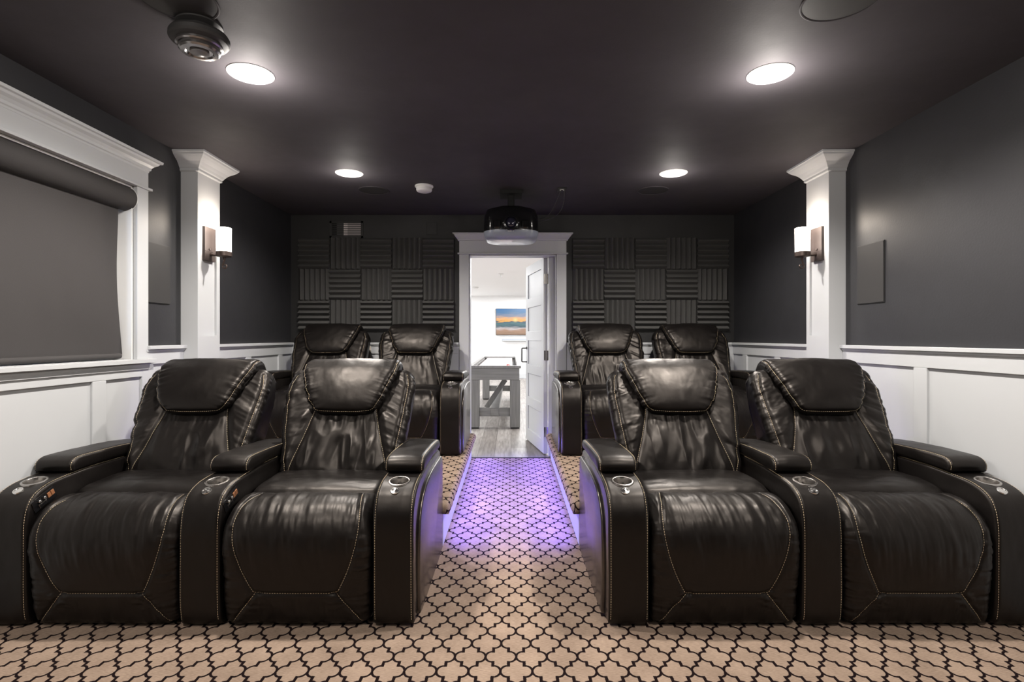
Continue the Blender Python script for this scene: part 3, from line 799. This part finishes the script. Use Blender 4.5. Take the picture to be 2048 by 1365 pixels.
# fabric: wavy sheet with thickness, right edge drawn in
ny, nz = 110, 60
ya, yb2 = WY0+.03, WY1-.066
vs = []
for layer in (0, 1):
    for j in range(nz):
        tz = j/(nz-1); z = 1.100+tz*(1.94-1.100)
        pull = .024*math.sin(PI*min(1, (1-tz)*1.0))**1.2*.9
        for i in range(ny):
            ty = i/(ny-1); y = ya+(yb2-pull*0+.004-ya)*ty
            y2 = y + (pull*ty**8)*-1.0 + .030*(1-tz)**3*ty**8
            x = XL-.040-.002*layer + .010*math.sin(PI*tz)*(.5+.5*math.sin(y*2.3)) + .0035*math.sin(y*9+tz*4)*math.sin(PI*tz) + .004*math.exp(-((y-2.6)/.05)**2-((tz-.3)/.12)**2)-.004*math.exp(-((y-2.25)/.06)**2-((tz-.35)/.05)**2)
            vs.append((x, y2, z))
fs = []
for j in range(nz-1):
    for i in range(ny-1):
        a = j*ny+i; b = a+nz*ny
        fs.append((a, a+1, a+1+ny, a+ny)); fs.append((b, b+ny, b+ny+1, b+1))
for j in range(nz-1):
    for i in (0, ny-1):
        a = j*ny+i; b = a+nz*ny; fs.append((a, a+ny, b+ny, b))
mb = MB(); mb.add(vs, fs); sbuild(mb, 'shade_fabric', M['shade'], smooth=1.2)
mb = MB(); mb.tube([(XL-.040, ya-.004, 1.092), (XL-.040, yb2+.012, 1.092)], .0155, 16); mb.box((XL-.043, ya, 1.10), (XL-.037, yb2, 1.112)); sbuild(mb, 'bottom_bar', M['shade'], smooth=.6)

# ------------------------------------------------------------------ door frame, door and far room
mb = MB(); tw = .095
mb.box((DX0-tw, YB-.022, 0), (DX0, YB, DTOP)).box((DX1, YB-.022, 0), (DX1+tw, YB, DTOP))
mb.box((DX0-tw-.0, YB-.022, DTOP+.014), (DX1+tw, YB, 2.165)).box((DX0-tw-.016, YB-.036, DTOP), (DX1+tw+.016, YB, DTOP+.014))
rings = []
for p, z in [(.022, 2.150), (.030, 2.155), (.032, 2.166), (.044, 2.180), (.060, 2.200), (.064, 2.210), (.076, 2.213), (.076, 2.222)]:
    rings.append([(DX0-tw-p+.015, YB, z), (DX0-tw-p+.015, YB-p, z), (DX1+tw+p-.015, YB-p, z), (DX1+tw+p-.015, YB, z)])
mb.loft(rings)
mb.box((DX0, YB, 0), (DX0+.012, YB+.15, DTOP)).box((DX1-.012, YB, 0), (DX1, YB+.15, DTOP)).box((DX0, YB, DTOP-.012), (DX1, YB+.15, DTOP))
mb.box((.378, YB+.085, 0), (DX1-.012, YB+.15, DTOP-.012))
tag(mb.build('trim_10', M['white'], bevel=.002), kind='structure')
mb = MB(); mb.box((DX0+.012, YB-.005, .0), (DX1-.012, YB+.02, .006)); tag(mb.build('trim_11', M['black']), kind='structure')

# the leaf: local x along its width from the hinge, local y thickness
LW, LH, LT = .855, 2.00, .044
hinge = Vector((.375, YB+.15, .012)); far = Vector((.215, YB+1.0, .012)); ang = math.atan2(far.y-hinge.y, far.x-hinge.x)
door = empty('door_1', hinge, ang, kind='structure')
mb = MB(); st, rl = .11, .105
npan = 5; inner = (LH-rl*(npan+1)-.03)/npan
mb.box((0, 0, 0), (st, LT, LH)).box((LW-st, 0, 0), (LW, LT, LH))
z = 0
for k in range(npan+1):
    h = rl+(.03 if k == 0 else 0); mb.box((st, 0, z), (LW-st, LT, z+h)); z += h+inner
mb.box((st, .012, .05), (LW-st, LT-.012, LH-.05))
mb.build('door_leaf', M['white'], door, bevel=.002)
mb = MB()
mb.tube([(LW-.06, LT, .90), (LW-.06, LT+.055, .90), (LW-.06, LT+.06, .905), (LW-.06, LT+.06, 1.055), (LW-.06, LT+.055, 1.06), (LW-.06, LT, 1.06)], .008, 10)
mb.lathe([(.0005, .004), (.017, .004), (.018, 0)], c=(LW-.06, LT, .90), axis='Y', n=20, M=Matrix.Identity(4)); mb.lathe([(.0005, -.004), (.017, -.004), (.018, 0)], c=(LW-.06, LT, 1.06), axis='Y', n=20)
mb.build('door_handle', M['black'], door, smooth=.7)
for hz in (.22, 1.0, 1.78):
    mb = MB(); mb.lathe([(.007, -.05), (.007, .05)], c=(-.004, .002, hz), n=12, cap=True); mb.box((-.002, .0, hz-.05), (.001, .04, hz+.05)); mb.build('hinge', M['steel'], door, smooth=.7)

# far games room
RX0, RX1, RY0, RY1, RC = -3.2, 4.2, YB+.15, 15.8, 2.41
o = uvplane('floor_games_room', RX0, RX1, YB+0.001, RY1, -.001, M['planks']); o.name = 'floor.001'
o = uvplane('ceiling.001', RX0, RX1, RY0, RY1, RC, M['room_white'], up=False)
mb = MB(); mb.box((RX0, RY1, 0), (RX1, RY1+.1, RC)); tag(mb.build('wall_far', M['room_white']), kind='structure')
mb = MB(); mb.box((RX0-.1, RY0, 0), (RX0, RY1, RC)); tag(mb.build('wall_far_left', M['room_white']), kind='structure')
mb = MB(); mb.box((RX1, RY0, 0), (RX1+.1, RY1, RC)); tag(mb.build('wall_far_right', M['room_white']), kind='structure')
mb = MB(); mb.box((RX0, RY0, 0), (DX0, RY0+.015, RC)).box((DX1, RY0, 0), (RX1, RY0+.015, RC)).box((DX0, RY0, DTOP), (DX1, RY0+.015, RC)); tag(mb.build('wall_near', M['room_white']), kind='structure')
mb = MB(); mb.box((RX0, RY1-.015, 0), (RX1, RY1, .13)); tag(mb.build('baseboard_far', M['white'], bevel=.003), kind='structure')

tv = empty('television', (.23, RY1-.053, 1.27), label='flat screen on the far white wall showing a sunset over a beach', cat='television')
mb = MB(); mb.box((-.67, -.012, -.005), (.67, .05, .765)); mb.build('housing', M['black'], tv, bevel=.003)
mb = MB(); mb.box((-.66, -.015, .005), (.66, -.012, .755)); mb.build('screen', sunset_mat(-.66, .66, 0, .76), tv)
sb = empty('soundbar', (.36, RY1-.055, 1.09), label='long pale grey soundbar mounted under the beach sunset screen', cat='soundbar')
mb = MB(); mb.box((-.62, -.05, 0), (.62, .0545, .065)); mb.build('cabinet', mat('soundbar_grey', (.30, .33, .38), .5), sb, bevel=.012)
mb = MB(); mb.box((-.6, -.054, .006), (.6, -.05, .020)); mb.build('trim_strip', M['plastic_white'], sb)

# shuffleboard table
tb = empty('shuffleboard_table', (-.215, 7.05, 0), label='long weathered grey wood shuffleboard table seen through the doorway', cat='game table')
tw2, tl = .345, 3.5
mb = MB(); mb.box((-tw2+.02, .01, .64), (tw2-.02, .045, .79)).box((-tw2+.02, tl-.045, .64), (tw2-.02, tl-.01, .79)).box((-tw2+.02, .045, .64), (-tw2+.055, tl-.045, .79)).box((tw2-.055, .045, .64), (tw2-.02, tl-.045, .79))
mb.build('apron', M['gwood_h'], tb, bevel=.004)
mb = MB(); mb.box((-tw2, 0, .79), (tw2, .07, .825)).box((-tw2, tl-.07, .79), (tw2, tl, .825)).box((-tw2, .07, .79), (-tw2+.05, tl-.07, .825)).box((tw2-.05, .07, .79), (tw2, tl-.07, .825))
mb.build('rim', M['gwood'], tb, bevel=.004)
mb = MB(); mb.box((-tw2+.05, .07, .70), (tw2-.05, tl-.07, .735)); mb.build('gutter', M['void'], tb)
mb = MB(); mb.box((-tw2+.11, .16, .735), (tw2-.11, tl-.16, .80)); mb.build('playing_surface', M['felt'], tb, bevel=.003)
for sx in (-1, 1):
    for sy in (0, 1):
        y0 = .02 if sy == 0 else tl-.15
        mb = MB(); mb.box((sx*tw2-sx*.01, y0, .015), (sx*tw2-sx*.145, y0+.13, .64)); lg = mb.build('leg', M['gwood'], tb, bevel=.004)
        mb = MB(); mb.box((sx*tw2-sx*.02, y0+.01, 0), (sx*tw2-sx*.135, y0+.12, .015)); mb.build('foot', M['black'], lg)
for y0 in (.06, tl-.11):
    mb = MB(); mb.box((-tw2+.145, y0, .155), (tw2-.145, y0+.05, .265)); mb.build('cross_rail', M['gwood_h'], tb, bevel=.003)
mb = MB(); mb.box((-.055, .045, .165), (.055, tl-.045, .255)); mb.build('long_stretcher', M['gwood_h'], tb, bevel=.003)
T = Matrix.Translation((0, .60, .40)) @ Matrix.Rotation(math.radians(34), 4, 'Y')
mb = MB(); mb.box((-.035, -.02, -.24), (.035, .02, .24), T); mb.build('diagonal_brace', M['gwood'], tb, bevel=.003)
mb = MB(); mb.box((-.2, 1.2, .55), (.15, 2.3, .63)); mb.build('undercarriage', M['black'], tb, bevel=.005)
for k in range(3):
    pk = MB(); pk.lathe([(.0005, 0), (.027, 0), (.027, .018), (.018, .020), (.0005, .020)], n=20)
    o = pk.build('shuffleboard_puck', M['red'] if k < 2 else M['steel'], smooth=.7)
    o.location = (-.215+.18, 7.35+.13*k, .80)
    tag(o, ['red puck nearest the door end of the shuffleboard table', 'second red puck, behind the nearest one on the shuffleboard', 'steel-coloured puck behind the two red ones on the shuffleboard'][k], 'puck')

sp_ = MB(); sp_.lathe([(.0005, -.002), (.045, -.002), (.05, -.01), (.012, -.014), (.012, -.05), (.03, -.055), (.03, -.06), (.0005, -.062)], n=20)
o = sp_.build('sprinkler_head', M['plastic_white'], smooth=.6); o.location = (-.19, 10.3, RC); tag(o, 'small white sprinkler head on the far room ceiling', 'sprinkler')
sp_ = MB(); sp_.lathe([(.0005, -.001), (.07, -.001), (.07, -.02), (.055, -.04), (.0005, -.042)], n=28)
o = sp_.build('smoke_detector', M['plastic_white'], smooth=.6); o.location = (-.85, 13.0, RC); tag(o, 'round white smoke detector on the far room ceiling', 'smoke detector')

# ------------------------------------------------------------------ platforms
def platform(side):
    """carpeted top with a rolled nosing on the aisle edge and the front edge, painted riser boards"""
    s = 1 if side < 0 else -1
    Xw = XL+.024 if side < 0 else XR-.024; xi = s*-.39; xn = s*-.345
    ps = MB(); ps.mat(0).box((Xw, PLAT_Y, 0), (xi, YB-.024, PLAT_Z-.06))
    lab = 'painted white riser board of the seating platform'
    root = empty('seating_platform', (xi, PLAT_Y, 0), label=('raised carpeted seating platform left of the aisle' if side < 0 else 'raised carpeted seating platform right of the aisle'), cat='platform')
    R0 = Vector(root.location)
    ps.v = [tuple(Vector(v)-R0) for v in ps.v]; ps.build('riser', M['white'], root, bevel=.002)
    # carpet top: loft of a rounded slab profile following both open edges
    r = .034
    prof = [(0, PLAT_Z-.064)] + [(d, z) for d, z in [(r*math.sin(t), PLAT_Z-r-r*math.cos(t)) for t in np.linspace(0.2, PI, 12)]]
    # build as grid: path from wall-front corner .. along front edge .. corner .. along aisle edge to back wall
    path = []; nrm = []; ulen = []
    x0p = Xw; cx = xn-s*r*0
    ex = xn-s*r; ey = PLAT_Y-.03+r              # centre line of the roll
    N1 = 60; N2 = 90
    for i in range(N1+1):
        t = i/N1; path.append((x0p+(ex-x0p)*t, ey)); nrm.append((0, -1))
    for k in range(1, 6):
        a = k/6*PI/2; path.append((ex, ey)); nrm.append((s*math.sin(a), -math.cos(a)))
    for i in range(N2+1):
        t = i/N2; path.append((ex, ey+(YB-.024-ey)*t)); nrm.append((s, 0))
    vs = []; uvs = []; K = len(prof)
    for (px, py), (nx_, ny_) in zip(path, nrm):
        arc = 0; last = None
        for (d, z) in prof[::-1]:
            if last is not None: arc += math.hypot(d-last[0], z-last[1])
            last = (d, z)
            wob = .0015*math.sin(px*60+py*47)
            vs.append((px+nx_*(d+wob), py+ny_*(d+wob), z)); uvs.append((px+nx_*arc, py+ny_*arc))
    fs = []
    for i in range(len(path)-1):
        for k in range(K-1):
            a = i*K+k; fs.append((a, a+1, a+K+1, a+K))
    # flat top (slight sag) from the roll to the wall
    b = len(vs); nxg, nyg = 12, 12
    for j in range(nyg+1):
        for i in range(nxg+1):
            x = ex+(Xw-ex)*i/nxg; y = ey+(YB-.024-ey)*j/nyg
            vs.append((x, y, PLAT_Z)); uvs.append((x, y))
    for j in range(nyg):
        for i in range(nxg):
            a = b+j*(nxg+1)+i; fs.append((a, a+1, a+nxg+2, a+nxg+1))
    # underside
    b = len(vs)
    for x, y in ((Xw, PLAT_Y-.02), (xn-s*.01, PLAT_Y-.02), (xn-s*.01, YB-.024), (Xw, YB-.024)):
        vs.append((x, y, PLAT_Z-.062)); uvs.append((x, y))
    fs.append((b, b+1, b+2, b+3))
    me = bpy.data.meshes.new('carpet_top'); me.from_pydata([tuple(Vector(v)-R0) for v in vs], [], fs); me.update()
    l = me.uv_layers.new(name='UVMap')
    for lp in me.loops: l.data[lp.index].uv = uvs[lp.vertex_index]
    import bmesh
    bm = bmesh.new(); bm.from_mesh(me); bmesh.ops.recalc_face_normals(bm, faces=bm.faces); bm.to_mesh(me); bm.free()
    o = link_mesh('carpet_top', me, root, [M['carpet']]); auto_smooth(me, 1.0)
    # LED strip tucked under the nosing
    mb = MB(); mb.box((xi, PLAT_Y+.02, PLAT_Z-.075), (xi+s*.006, YB-.05, PLAT_Z-.065)); mb.v = [tuple(Vector(v)-R0) for v in mb.v]
    mb.build('led_strip', M['led'], root)
    return root
platform(-1); platform(1)

# ------------------------------------------------------------------ acoustic foam
def wedge_tile(horizontal, k=6, size=.305, d=.05, base=.012):
    mb = MB(); p = size/k; pr = [(-size/2, 0)]
    for i in range(k):
        a = -size/2+i*p
        pr += [(a+.0005, base), (a+p*.5-.002, d), (a+p*.5+.002, d)]
    pr += [(size/2, base), (size/2, 0)]
    # profile (pos, depth) ; depth toward -Y
    vs = []; n = len(pr)
    for t in (-size/2, size/2):
        for (q, dd) in pr:
            vs.append((t, -dd, q) if horizontal else (q, -dd, t))
    fs = [(i, (i+1) % n, n+(i+1) % n, n+i) for i in range(n)]
    b = []
    for off in (0, n):
        base_i = [off, off+n-1]
        for i in range(k):
            i0 = off+1+3*i; i3 = off+1+3*(i+1) if i < k-1 else off+n-2
            b.append((i0, i0+1, i0+2, i3))
        b.append(tuple([off]+[off+1+3*i for i in range(k)]+[off+n-2, off+n-1]))
    mb.add(vs, fs+b); return mb
protoH = wedge_tile(True).build('acoustic_foam_tile', M['foam']); protoV = wedge_tile(False).build('acoustic_foam_tile', M['foam'])
used = {True: False, False: False}
ordn = ['first', 'second', 'third', 'fourth', 'fifth']; rown = ['top', 'middle', 'bottom']
for sec, xs0 in (('left', -2.095), ('right', .612)):
    for r_ in range(3):
        for c_ in range(5):
            hor = (r_+c_) % 2 == 0
            pr_ = protoH if hor else protoV
            if not used[hor]: o = pr_; used[hor] = True
            else: o = pr_.copy(); COL.objects.link(o)
            o.location = (xs0+.1525+.3065*c_, YB, 2.178-.1525-.3065*r_)
            o.rotation_euler = (0, random.choice([0, 0, PI])*1.0+random.uniform(-.004, .004), 0)
            fromdoor = 4-c_ if sec == 'left' else c_
            tag(o, '%s-ridged black foam tile, %s row, %s from the door, %s of the doorway' % ('horizontal' if hor else 'vertical', rown[r_], ordn[fromdoor], sec), 'acoustic panel', 'acoustic foam tiles %s of the door' % sec)

# ------------------------------------------------------------------ wall details
def wall_speaker(side):
    X = XL if side < 0 else XR; s = -side
    y0, y1 = (3.19, 3.437)
    e = empty('wall_speaker', (X, (y0+y1)/2, 1.59), label=('flat black in-wall speaker between the window and the left pilaster' if side < 0 else 'flat black in-wall speaker right of the right pilaster'), cat='speaker', group='in-wall speakers')
    if side < 0: y0 = 3.215; y1 = 3.445
    yc = (3.19+3.437)/2
    mb = MB(); mb.box((0, y0-yc, -.185), (s*.006, y1-yc, .185)); mb.build('frame', M['black'], e, bevel=.0015)
    mb = MB(); mb.box((s*.004, y0-yc+.004, -.181), (s*.009, y1-yc-.004, .181)); mb.build('grille', M['speaker'], e, bevel=.0015)
wall_speaker(-1); wall_speaker(1)

def sconce(side):
    X = (XL if side < 0 else XR)-side*.112; s = -side
    e = empty('wall_sconce', (X+side*.0135, 3.70, 1.72), label='lit frosted glass wall sconce with bronze bracket on the %s pilaster' % ('left' if side < 0 else 'right'), cat='wall lamp', group='wall sconces on the pilasters')
    mb = MB(); mb.box((0, -.066, 0), (s*.022, .066, .228)); mb.box((s*.022, -.066, .062), (s*.024, .066, .065)); mb.lathe([(.0075, 0), (.0075, .006*s), (.0005, .010*s)], c=(s*.022, -.012, .078), axis='X', n=14)
    mb.build('back_plate', M['plate_bronze'], e, bevel=.003)
    gx = s*.115; gy = 0
    mb = MB(); mb.tube([(s*.02, 0, .045), (s*.05, 0, .040), (gx, 0, .045)], [.012, .007, .007], 10)
    mb.lathe([(.0005, .028), (.046, .030), (.050, .034), (.050, .062), (.047, .064)], c=(gx, gy, 0), n=36)
    # scroll under the cup
    pts = [(gx, -.0, .030), (gx+s*.004, 0, .010), (gx-s*.002, 0, -.010), (gx-s*.010, 0, -.026)]
    for k in range(11):
        a = math.radians(10+k*31); rr = .018*(1-k*.055); pts.append((gx+s*.006-s*rr*math.cos(a)*1.0, 0, -.034-rr*math.sin(a)))
    mb.tube(pts, [.011, .008, .006]+[.0052]*(len(pts)-3), 10)
    mb.build('bracket', M['bronze'], e, smooth=.7)
    mb = MB(); mb.lathe([(.0005, .066), (.046, .064), (.0475, .225), (.0455, .227), (.0435, .225), (.042, .070)], c=(gx, gy, 0), n=40)
    mb.build('glass_shade', M['sconce_glass'], e, smooth=.7)
sconce(-1); sconce(1)

# return air grille
v = empty('air_vent', (-1.63, YB, 2.265), label='black wall air grille with pale louvres showing, above the left foam tiles', cat='air vent')
mb = MB(); w_, h_ = .166, .084
mb.box((-w_, -.008, -h_), (w_, 0, -h_+.022)).box((-w_, -.008, h_-.022), (w_, 0, h_)).box((-w_, -.008, -h_), (-w_+.022, 0, h_)).box((w_-.022, -.008, -h_), (w_, 0, h_))
mb.build('frame', M['black'], v, bevel=.002)
mb = MB(); mb.mat(0).box((-w_+.02, -.0015, -h_+.02), (-.095, 0, h_-.02)); mb.mat(1).box((-.095, -.0015, -h_+.02), (-.027, 0, h_-.02))
mb.mat(2).box((-.027, -.0015, -h_+.02), (.012, 0, h_-.02)); mb.mat(3).box((.012, -.0015, -h_+.02), (.089+.055, 0, h_-.02))
mb.build('filter', [M['void'], M['vent_dark'], mat('palest_filter', (.62, .58, .57), .8), M['vent_grey']], v)  # backing in strips: dark at left, palest near the middle, grey at right
mb = MB()
for k in range(6):
    zz = -h_+.028+k*.0215; mb.box((-w_+.022, -.006, zz-.003), (w_-.022, -.002, zz+.0035))
mb.build('louvres', M['black'], v)
mb = MB(); mb.box((-.052, -.005, -.06), (.052, 0, .06)); o = mb.build('access_plate', M['back_wall'], bevel=.002); o.location = (-.785, YB, 2.275); tag(o, 'small black blank cover plate on the back wall, left of the door crown', 'cover plate')

# outlets between the back row chairs
o_ = empty('wall_outlet', (-1.44, YB-.022, 1.03), label='beige plate with a black slot on the panelling between the left back chairs', cat='outlet')
mb = MB(); mb.box((-.05, -.006, -.09), (.06, 0, .08)); mb.build('plate', M['outlet'], o_, bevel=.002)
mb = MB(); mb.box((-.042, -.010, -.004), (-.005, -.006, .010)); mb.build('slot', M['black'], o_)

# ------------------------------------------------------------------ ceiling things
def can(x, y, label, group='recessed ceiling lights'):
    e = empty('recessed_light', (x, y, CEIL), label=label, cat='ceiling light', group=group)
    mb = MB(); mb.lathe([(.101, 0), (.101, -.003), (.095, -.007), (.078, -.008), (.070, -.004), (.066, -.002)], n=48); mb.build('trim_ring', M['lamp_trim'], e, smooth=.7)
    mb = MB(); mb.lathe([(.070, -.0035), (.055, -.005), (.03, -.006), (.0005, -.0062)], n=40); mb.build('lens', M['lamp'], e, smooth=.7)
    return e
LY = [2.48, 3.98]
can(-1.195, LY[0], 'glowing round recessed light, front left, nearer the window')
can(1.190, LY[0], 'glowing round recessed light, front right, nearer the camera')
can(-1.192, LY[1], 'glowing round recessed light over the left back chairs')
can(1.197, LY[1], 'glowing round recessed light over the right back chairs')
for y in (.95, -.6):  # unseen cans added behind the camera to brighten ceiling, seats and carpet
    for x in (-1.19, 1.19):
        can(x, y, 'added ceiling light, unseen behind the camera, brightening ceiling and seats', 'added unseen lights behind the camera')

def round_speaker(x, y, r, label):
    e = empty('ceiling_speaker', (x, y, CEIL), label=label, cat='speaker', group='round in-ceiling speakers')
    mb = MB(); mb.lathe([(r, 0), (r, -.004), (r-.004, -.006), (r-.008, -.005), (r-.008, 0)], n=64); mb.build('bezel', M['ceiling'], e, smooth=.7)
    mb = MB(); mb.lathe([(r-.007, -.0035), (r*.6, -.0045), (.0005, -.0048)], n=56); mb.build('grille', M['speaker'], e, smooth=.7)
round_speaker(-1.195, 1.935, .135, 'round black ceiling speaker at the top left, partly cut by the frame')
round_speaker(1.185, 1.935, .135, 'round black ceiling speaker at the top right, cut by the frame')
round_speaker(-1.13, 4.45, .125, 'round black ceiling speaker above the left back chairs')
round_speaker(1.17, 4.45, .125, 'round black ceiling speaker above the right back chairs')

# motion / heat detector near the camera
d = empty('ceiling_detector', (-1.205, 2.09, CEIL), label='dark stepped round ceiling detector hanging beside the front left light', cat='detector')
mb = MB(); mb.lathe([(.082, 0), (.082, -.010), (.060, -.018), (.062, -.030), (.100, -.040), (.106, -.050), (.106, -.064), (.100, -.072), (.082, -.080), (.0005, -.080)], n=56); mb.build('housing', M['speaker'], d, smooth=.5)
mb = MB(); mb.lathe([(.082, -.078), (.082, -.087), (.076, -.091), (.070, -.088), (.070, -.096), (.072, -.104), (.066, -.110), (.050, -.112), (.045, -.106), (.0005, -.106)], n=56); mb.build('louvre_ring', mat('polished_graphite', (.30, .29, .29), .22, metal=.9), d, smooth=.5)
mb = MB(); mb.lathe([(.034, -.106), (.033, -.113), (.020, -.118), (.0005, -.119)], n=40); mb.build('sensor_lens', mat('sensor_lens', (.20, .20, .20), .2), d, smooth=.7)

d = empty('smoke_detector', (-.695, 4.32, CEIL), label='small white smoke detector on the black ceiling near the projector', cat='smoke detector')
mb = MB(); mb.lathe([(.073, 0), (.073, -.010), (.068, -.014), (.062, -.016), (.0005, -.016)], n=40); mb.build('base', M['plastic_white'], d, smooth=.5)
mb = MB(); mb.lathe([(.062, -.014), (.063, -.034), (.058, -.044), (.048, -.049), (.0005, -.050)], n=40); mb.build('cover', M['plastic_white'], d, smooth=.5)

# projector
P = empty('projector', (0, 4.32, 1.985), label='black ceiling projector with blue-grey lower shell above the doorway', cat='projector')
def rrect(hw_, y0, y1, r, n=8, bow=0.0):
    pts = []
    for cx_, cy_, a0 in ((hw_-r, y0+r, -PI/2), (hw_-r, y1-r, 0), (-hw_+r, y1-r, PI/2), (-hw_+r, y0+r, PI)):
        for k in range(n+1):
            a = a0+PI/2*k/n; x = cx_+r*math.cos(a); y = cy_+r*math.sin(a)
            if y < (y0+y1)/2: y -= bow*(1-(x/hw_)**2)
            pts.append((x, y))
    return pts
def ringz(hw_, y0, y1, r, z, bow=.03): return [(x, y, z) for x, y in rrect(hw_, y0, y1, r, bow=bow)]
mb = MB(); mb.loft([ringz(.150, .06, .30, .08, 0), ringz(.195, .02, .34, .10, .010), ringz(.216, .006, .36, .10, .030), ringz(.222, .0, .365, .10, .055), ringz(.224, 0, .365, .10, .072)])
mb.build('lower_shell', M['silver'], P, smooth=.8)
mb = MB(); mb.loft([ringz(.220, .012, .36, .10, .068), ringz(.224, .010, .36, .10, .09), ringz(.220, .012, .36, .10, .20), ringz(.20, .03, .34, .10, .255), ringz(.13, .06, .30, .08, .275)])
mb.build('upper_shell', M['gloss_black'], P, smooth=.8)
mb = MB(); mb.mat(0).lathe([(.062, -.02), (.064, .030), (.058, .038), (.046, .040), (.043, .030), (.040, .018)], c=(0, -.012, .125), axis='Y', n=44)
mb.mat(1).lathe([(.041, .016), (.030, .024), (.015, .028), (.0005, .029)], c=(0, -.012, .125), axis='Y', n=40)
mb.build('lens', [M['gloss_black'], mat('coated_glass', (.02, .02, .04), .03, coat=1)], P, smooth=.6)
for sx in (-1, 1):
    mb = MB(); mb.box((sx*.085, -.028, .078), (sx*.140, .02, .150)); mb.build('intake_vent', M['gloss_black'], P, bevel=.012)
mb = MB(); mb.box((-.026, -.0335, .0555), (.006, -.0285, .0605)); mb.lathe([(.0005, .002), (.0035, .002), (.0035, -.003)], c=(.018, -.0315, .058), axis='Y', n=12); mb.build('logo_mark', M['plastic_white'], P)
mb = MB(); mb.lathe([(.03, .27), (.03, .40)], c=(0, .2, 0), n=20); mb.box((-.09, .10, .395), (.09, .30, .424)); mb.box((-.08, .12, .270), (.08, .28, .285)); mb.build('ceiling_mount', M['void'], P, smooth=.6)

o_ = empty('ceiling_outlet', (.415, 4.42, CEIL), label='small white-edged power outlet on the ceiling right of the projector', cat='outlet')
mb = MB(); mb.box((-.036, -.057, -.008), (.036, .057, 0)); mb.build('plate', M['black'], o_, bevel=.002)
mb = MB(); mb.box((-.018, -.03, -.016), (-.009, -.018, -.008)).box((.009, -.03, -.016), (.018, -.018, -.008)).box((-.018, -.03, -.012), (.018, -.026, -.008)); mb.build('socket', M['plastic_white'], o_)
for k, (xx, lab) in enumerate(((.405, 'thin black cable looping from the ceiling outlet to the projector, left strand'), (.43, 'thin black cable hanging from the ceiling outlet, right strand'))):
    pts = []
    for i in range(24):
        t = i/23
        if k == 0: pts.append((xx*(1-t)+.24*t, 4.40+.14*t, CEIL-.014-.20*t-.07*math.sin(PI*t)))
        else: pts.append((xx+.02*math.sin(PI*t)-.185*t**2, 4.40+.16*t, CEIL-.014-.22*t-.05*math.sin(PI*t)))
    mb = MB(); mb.tube(pts, .003, 8); tag(mb.build('power_cable', mat('cable_black', (.03, .03, .03), .3), smooth=.8), lab, 'cable')

# ------------------------------------------------------------------ lights
def point(name, loc, w, r=.05, col=(1, .93, .86)):
    l = bpy.data.lights.new(name, 'POINT'); l.energy = w; l.shadow_soft_size = r; l.color = col
    o = bpy.data.objects.new(name, l); COL.objects.link(o); o.location = loc; return o
def area(name, loc, rot, sx, sy, w, col=(1, 1, 1), spread=PI):
    l = bpy.data.lights.new(name, 'AREA'); l.shape = 'RECTANGLE'; l.size = sx; l.size_y = sy; l.energy = w; l.color = col; l.spread = spread
    o = bpy.data.objects.new(name, l); COL.objects.link(o); o.location = loc; o.rotation_euler = rot; return o
def spot(name, loc, w, ang, r=.05, col=(1, .93, .86)):
    l = bpy.data.lights.new(name, 'SPOT'); l.energy = w; l.shadow_soft_size = r; l.color = col; l.spot_size = math.radians(ang); l.spot_blend = .6
    o = bpy.data.objects.new(name, l); COL.objects.link(o); o.location = loc; return o
for x in (-1.193, 1.193):
    for y, w_, g_ in ((LY[0], 165, 11), (LY[1], 110, 3.5), (.95, 62, 18), (-.6, 6, 12)):
        spot('can_beam', (x, y, CEIL-.03), w_, 155)
        point('ceiling_fill_glow', (x, y, CEIL-.13), g_, .045)  # bare point added under each can to brighten the ceiling around it
for sx in (-1, 1):
    point('sconce_lamp', (((XL+.225) if sx < 0 else (XR-.225)), 3.70, 1.985), 3.2, .03, (1, .86, .72))
# LED strips under both nosings
for s in (-1, 1):
    area('led_glow', (s*.380, (PLAT_Y+YB)/2, PLAT_Z-.085), (0, s*math.radians(55), 0), .012, YB-PLAT_Y-.04, 19, (.17, .13, 1.0), math.radians(125))
# games room
for y in (7.3, 9.7, 12.1, 14.6):
    for x in (-1.9, .4, 2.7):
        area('games_room_lamp', (x, y, RC-.02), (0, 0, 0), .5, .5, 55, (1, 1, 1))
w = bpy.data.worlds.new('World'); SC.world = w; w.use_nodes = True
w.node_tree.nodes['Background'].inputs[0].default_value = (.6, .7, .9, 1); w.node_tree.nodes['Background'].inputs[1].default_value = 12.0

# ------------------------------------------------------------------ camera
cd = bpy.data.cameras.new('Camera'); cam = bpy.data.objects.new('Camera', cd); COL.objects.link(cam)
cam.location = (0, 0, CAM_Z); cam.rotation_euler = (PI/2, 0, 0)
cd.sensor_width = 36; cd.sensor_fit = 'HORIZONTAL'; cd.lens = F/2048*36
cd.shift_x = 2/2048; cd.shift_y = -7.5/2048; cd.clip_start = .02; cd.clip_end = 60
SC.camera = cam
SC.view_settings.view_transform = 'Standard'; SC.view_settings.look = 'None'; SC.view_settings.gamma = 1
SC.view_settings.exposure = 0.0; SC.view_settings.use_curve_mapping = False
SC.cycles.max_bounces = 8; SC.cycles.diffuse_bounces = 5; SC.cycles.glossy_bounces = 3
SC.cycles.caustics_reflective = False; SC.cycles.caustics_refractive = False
SC.cycles.sample_clamp_indirect = 4.0; SC.cycles.use_denoising = True
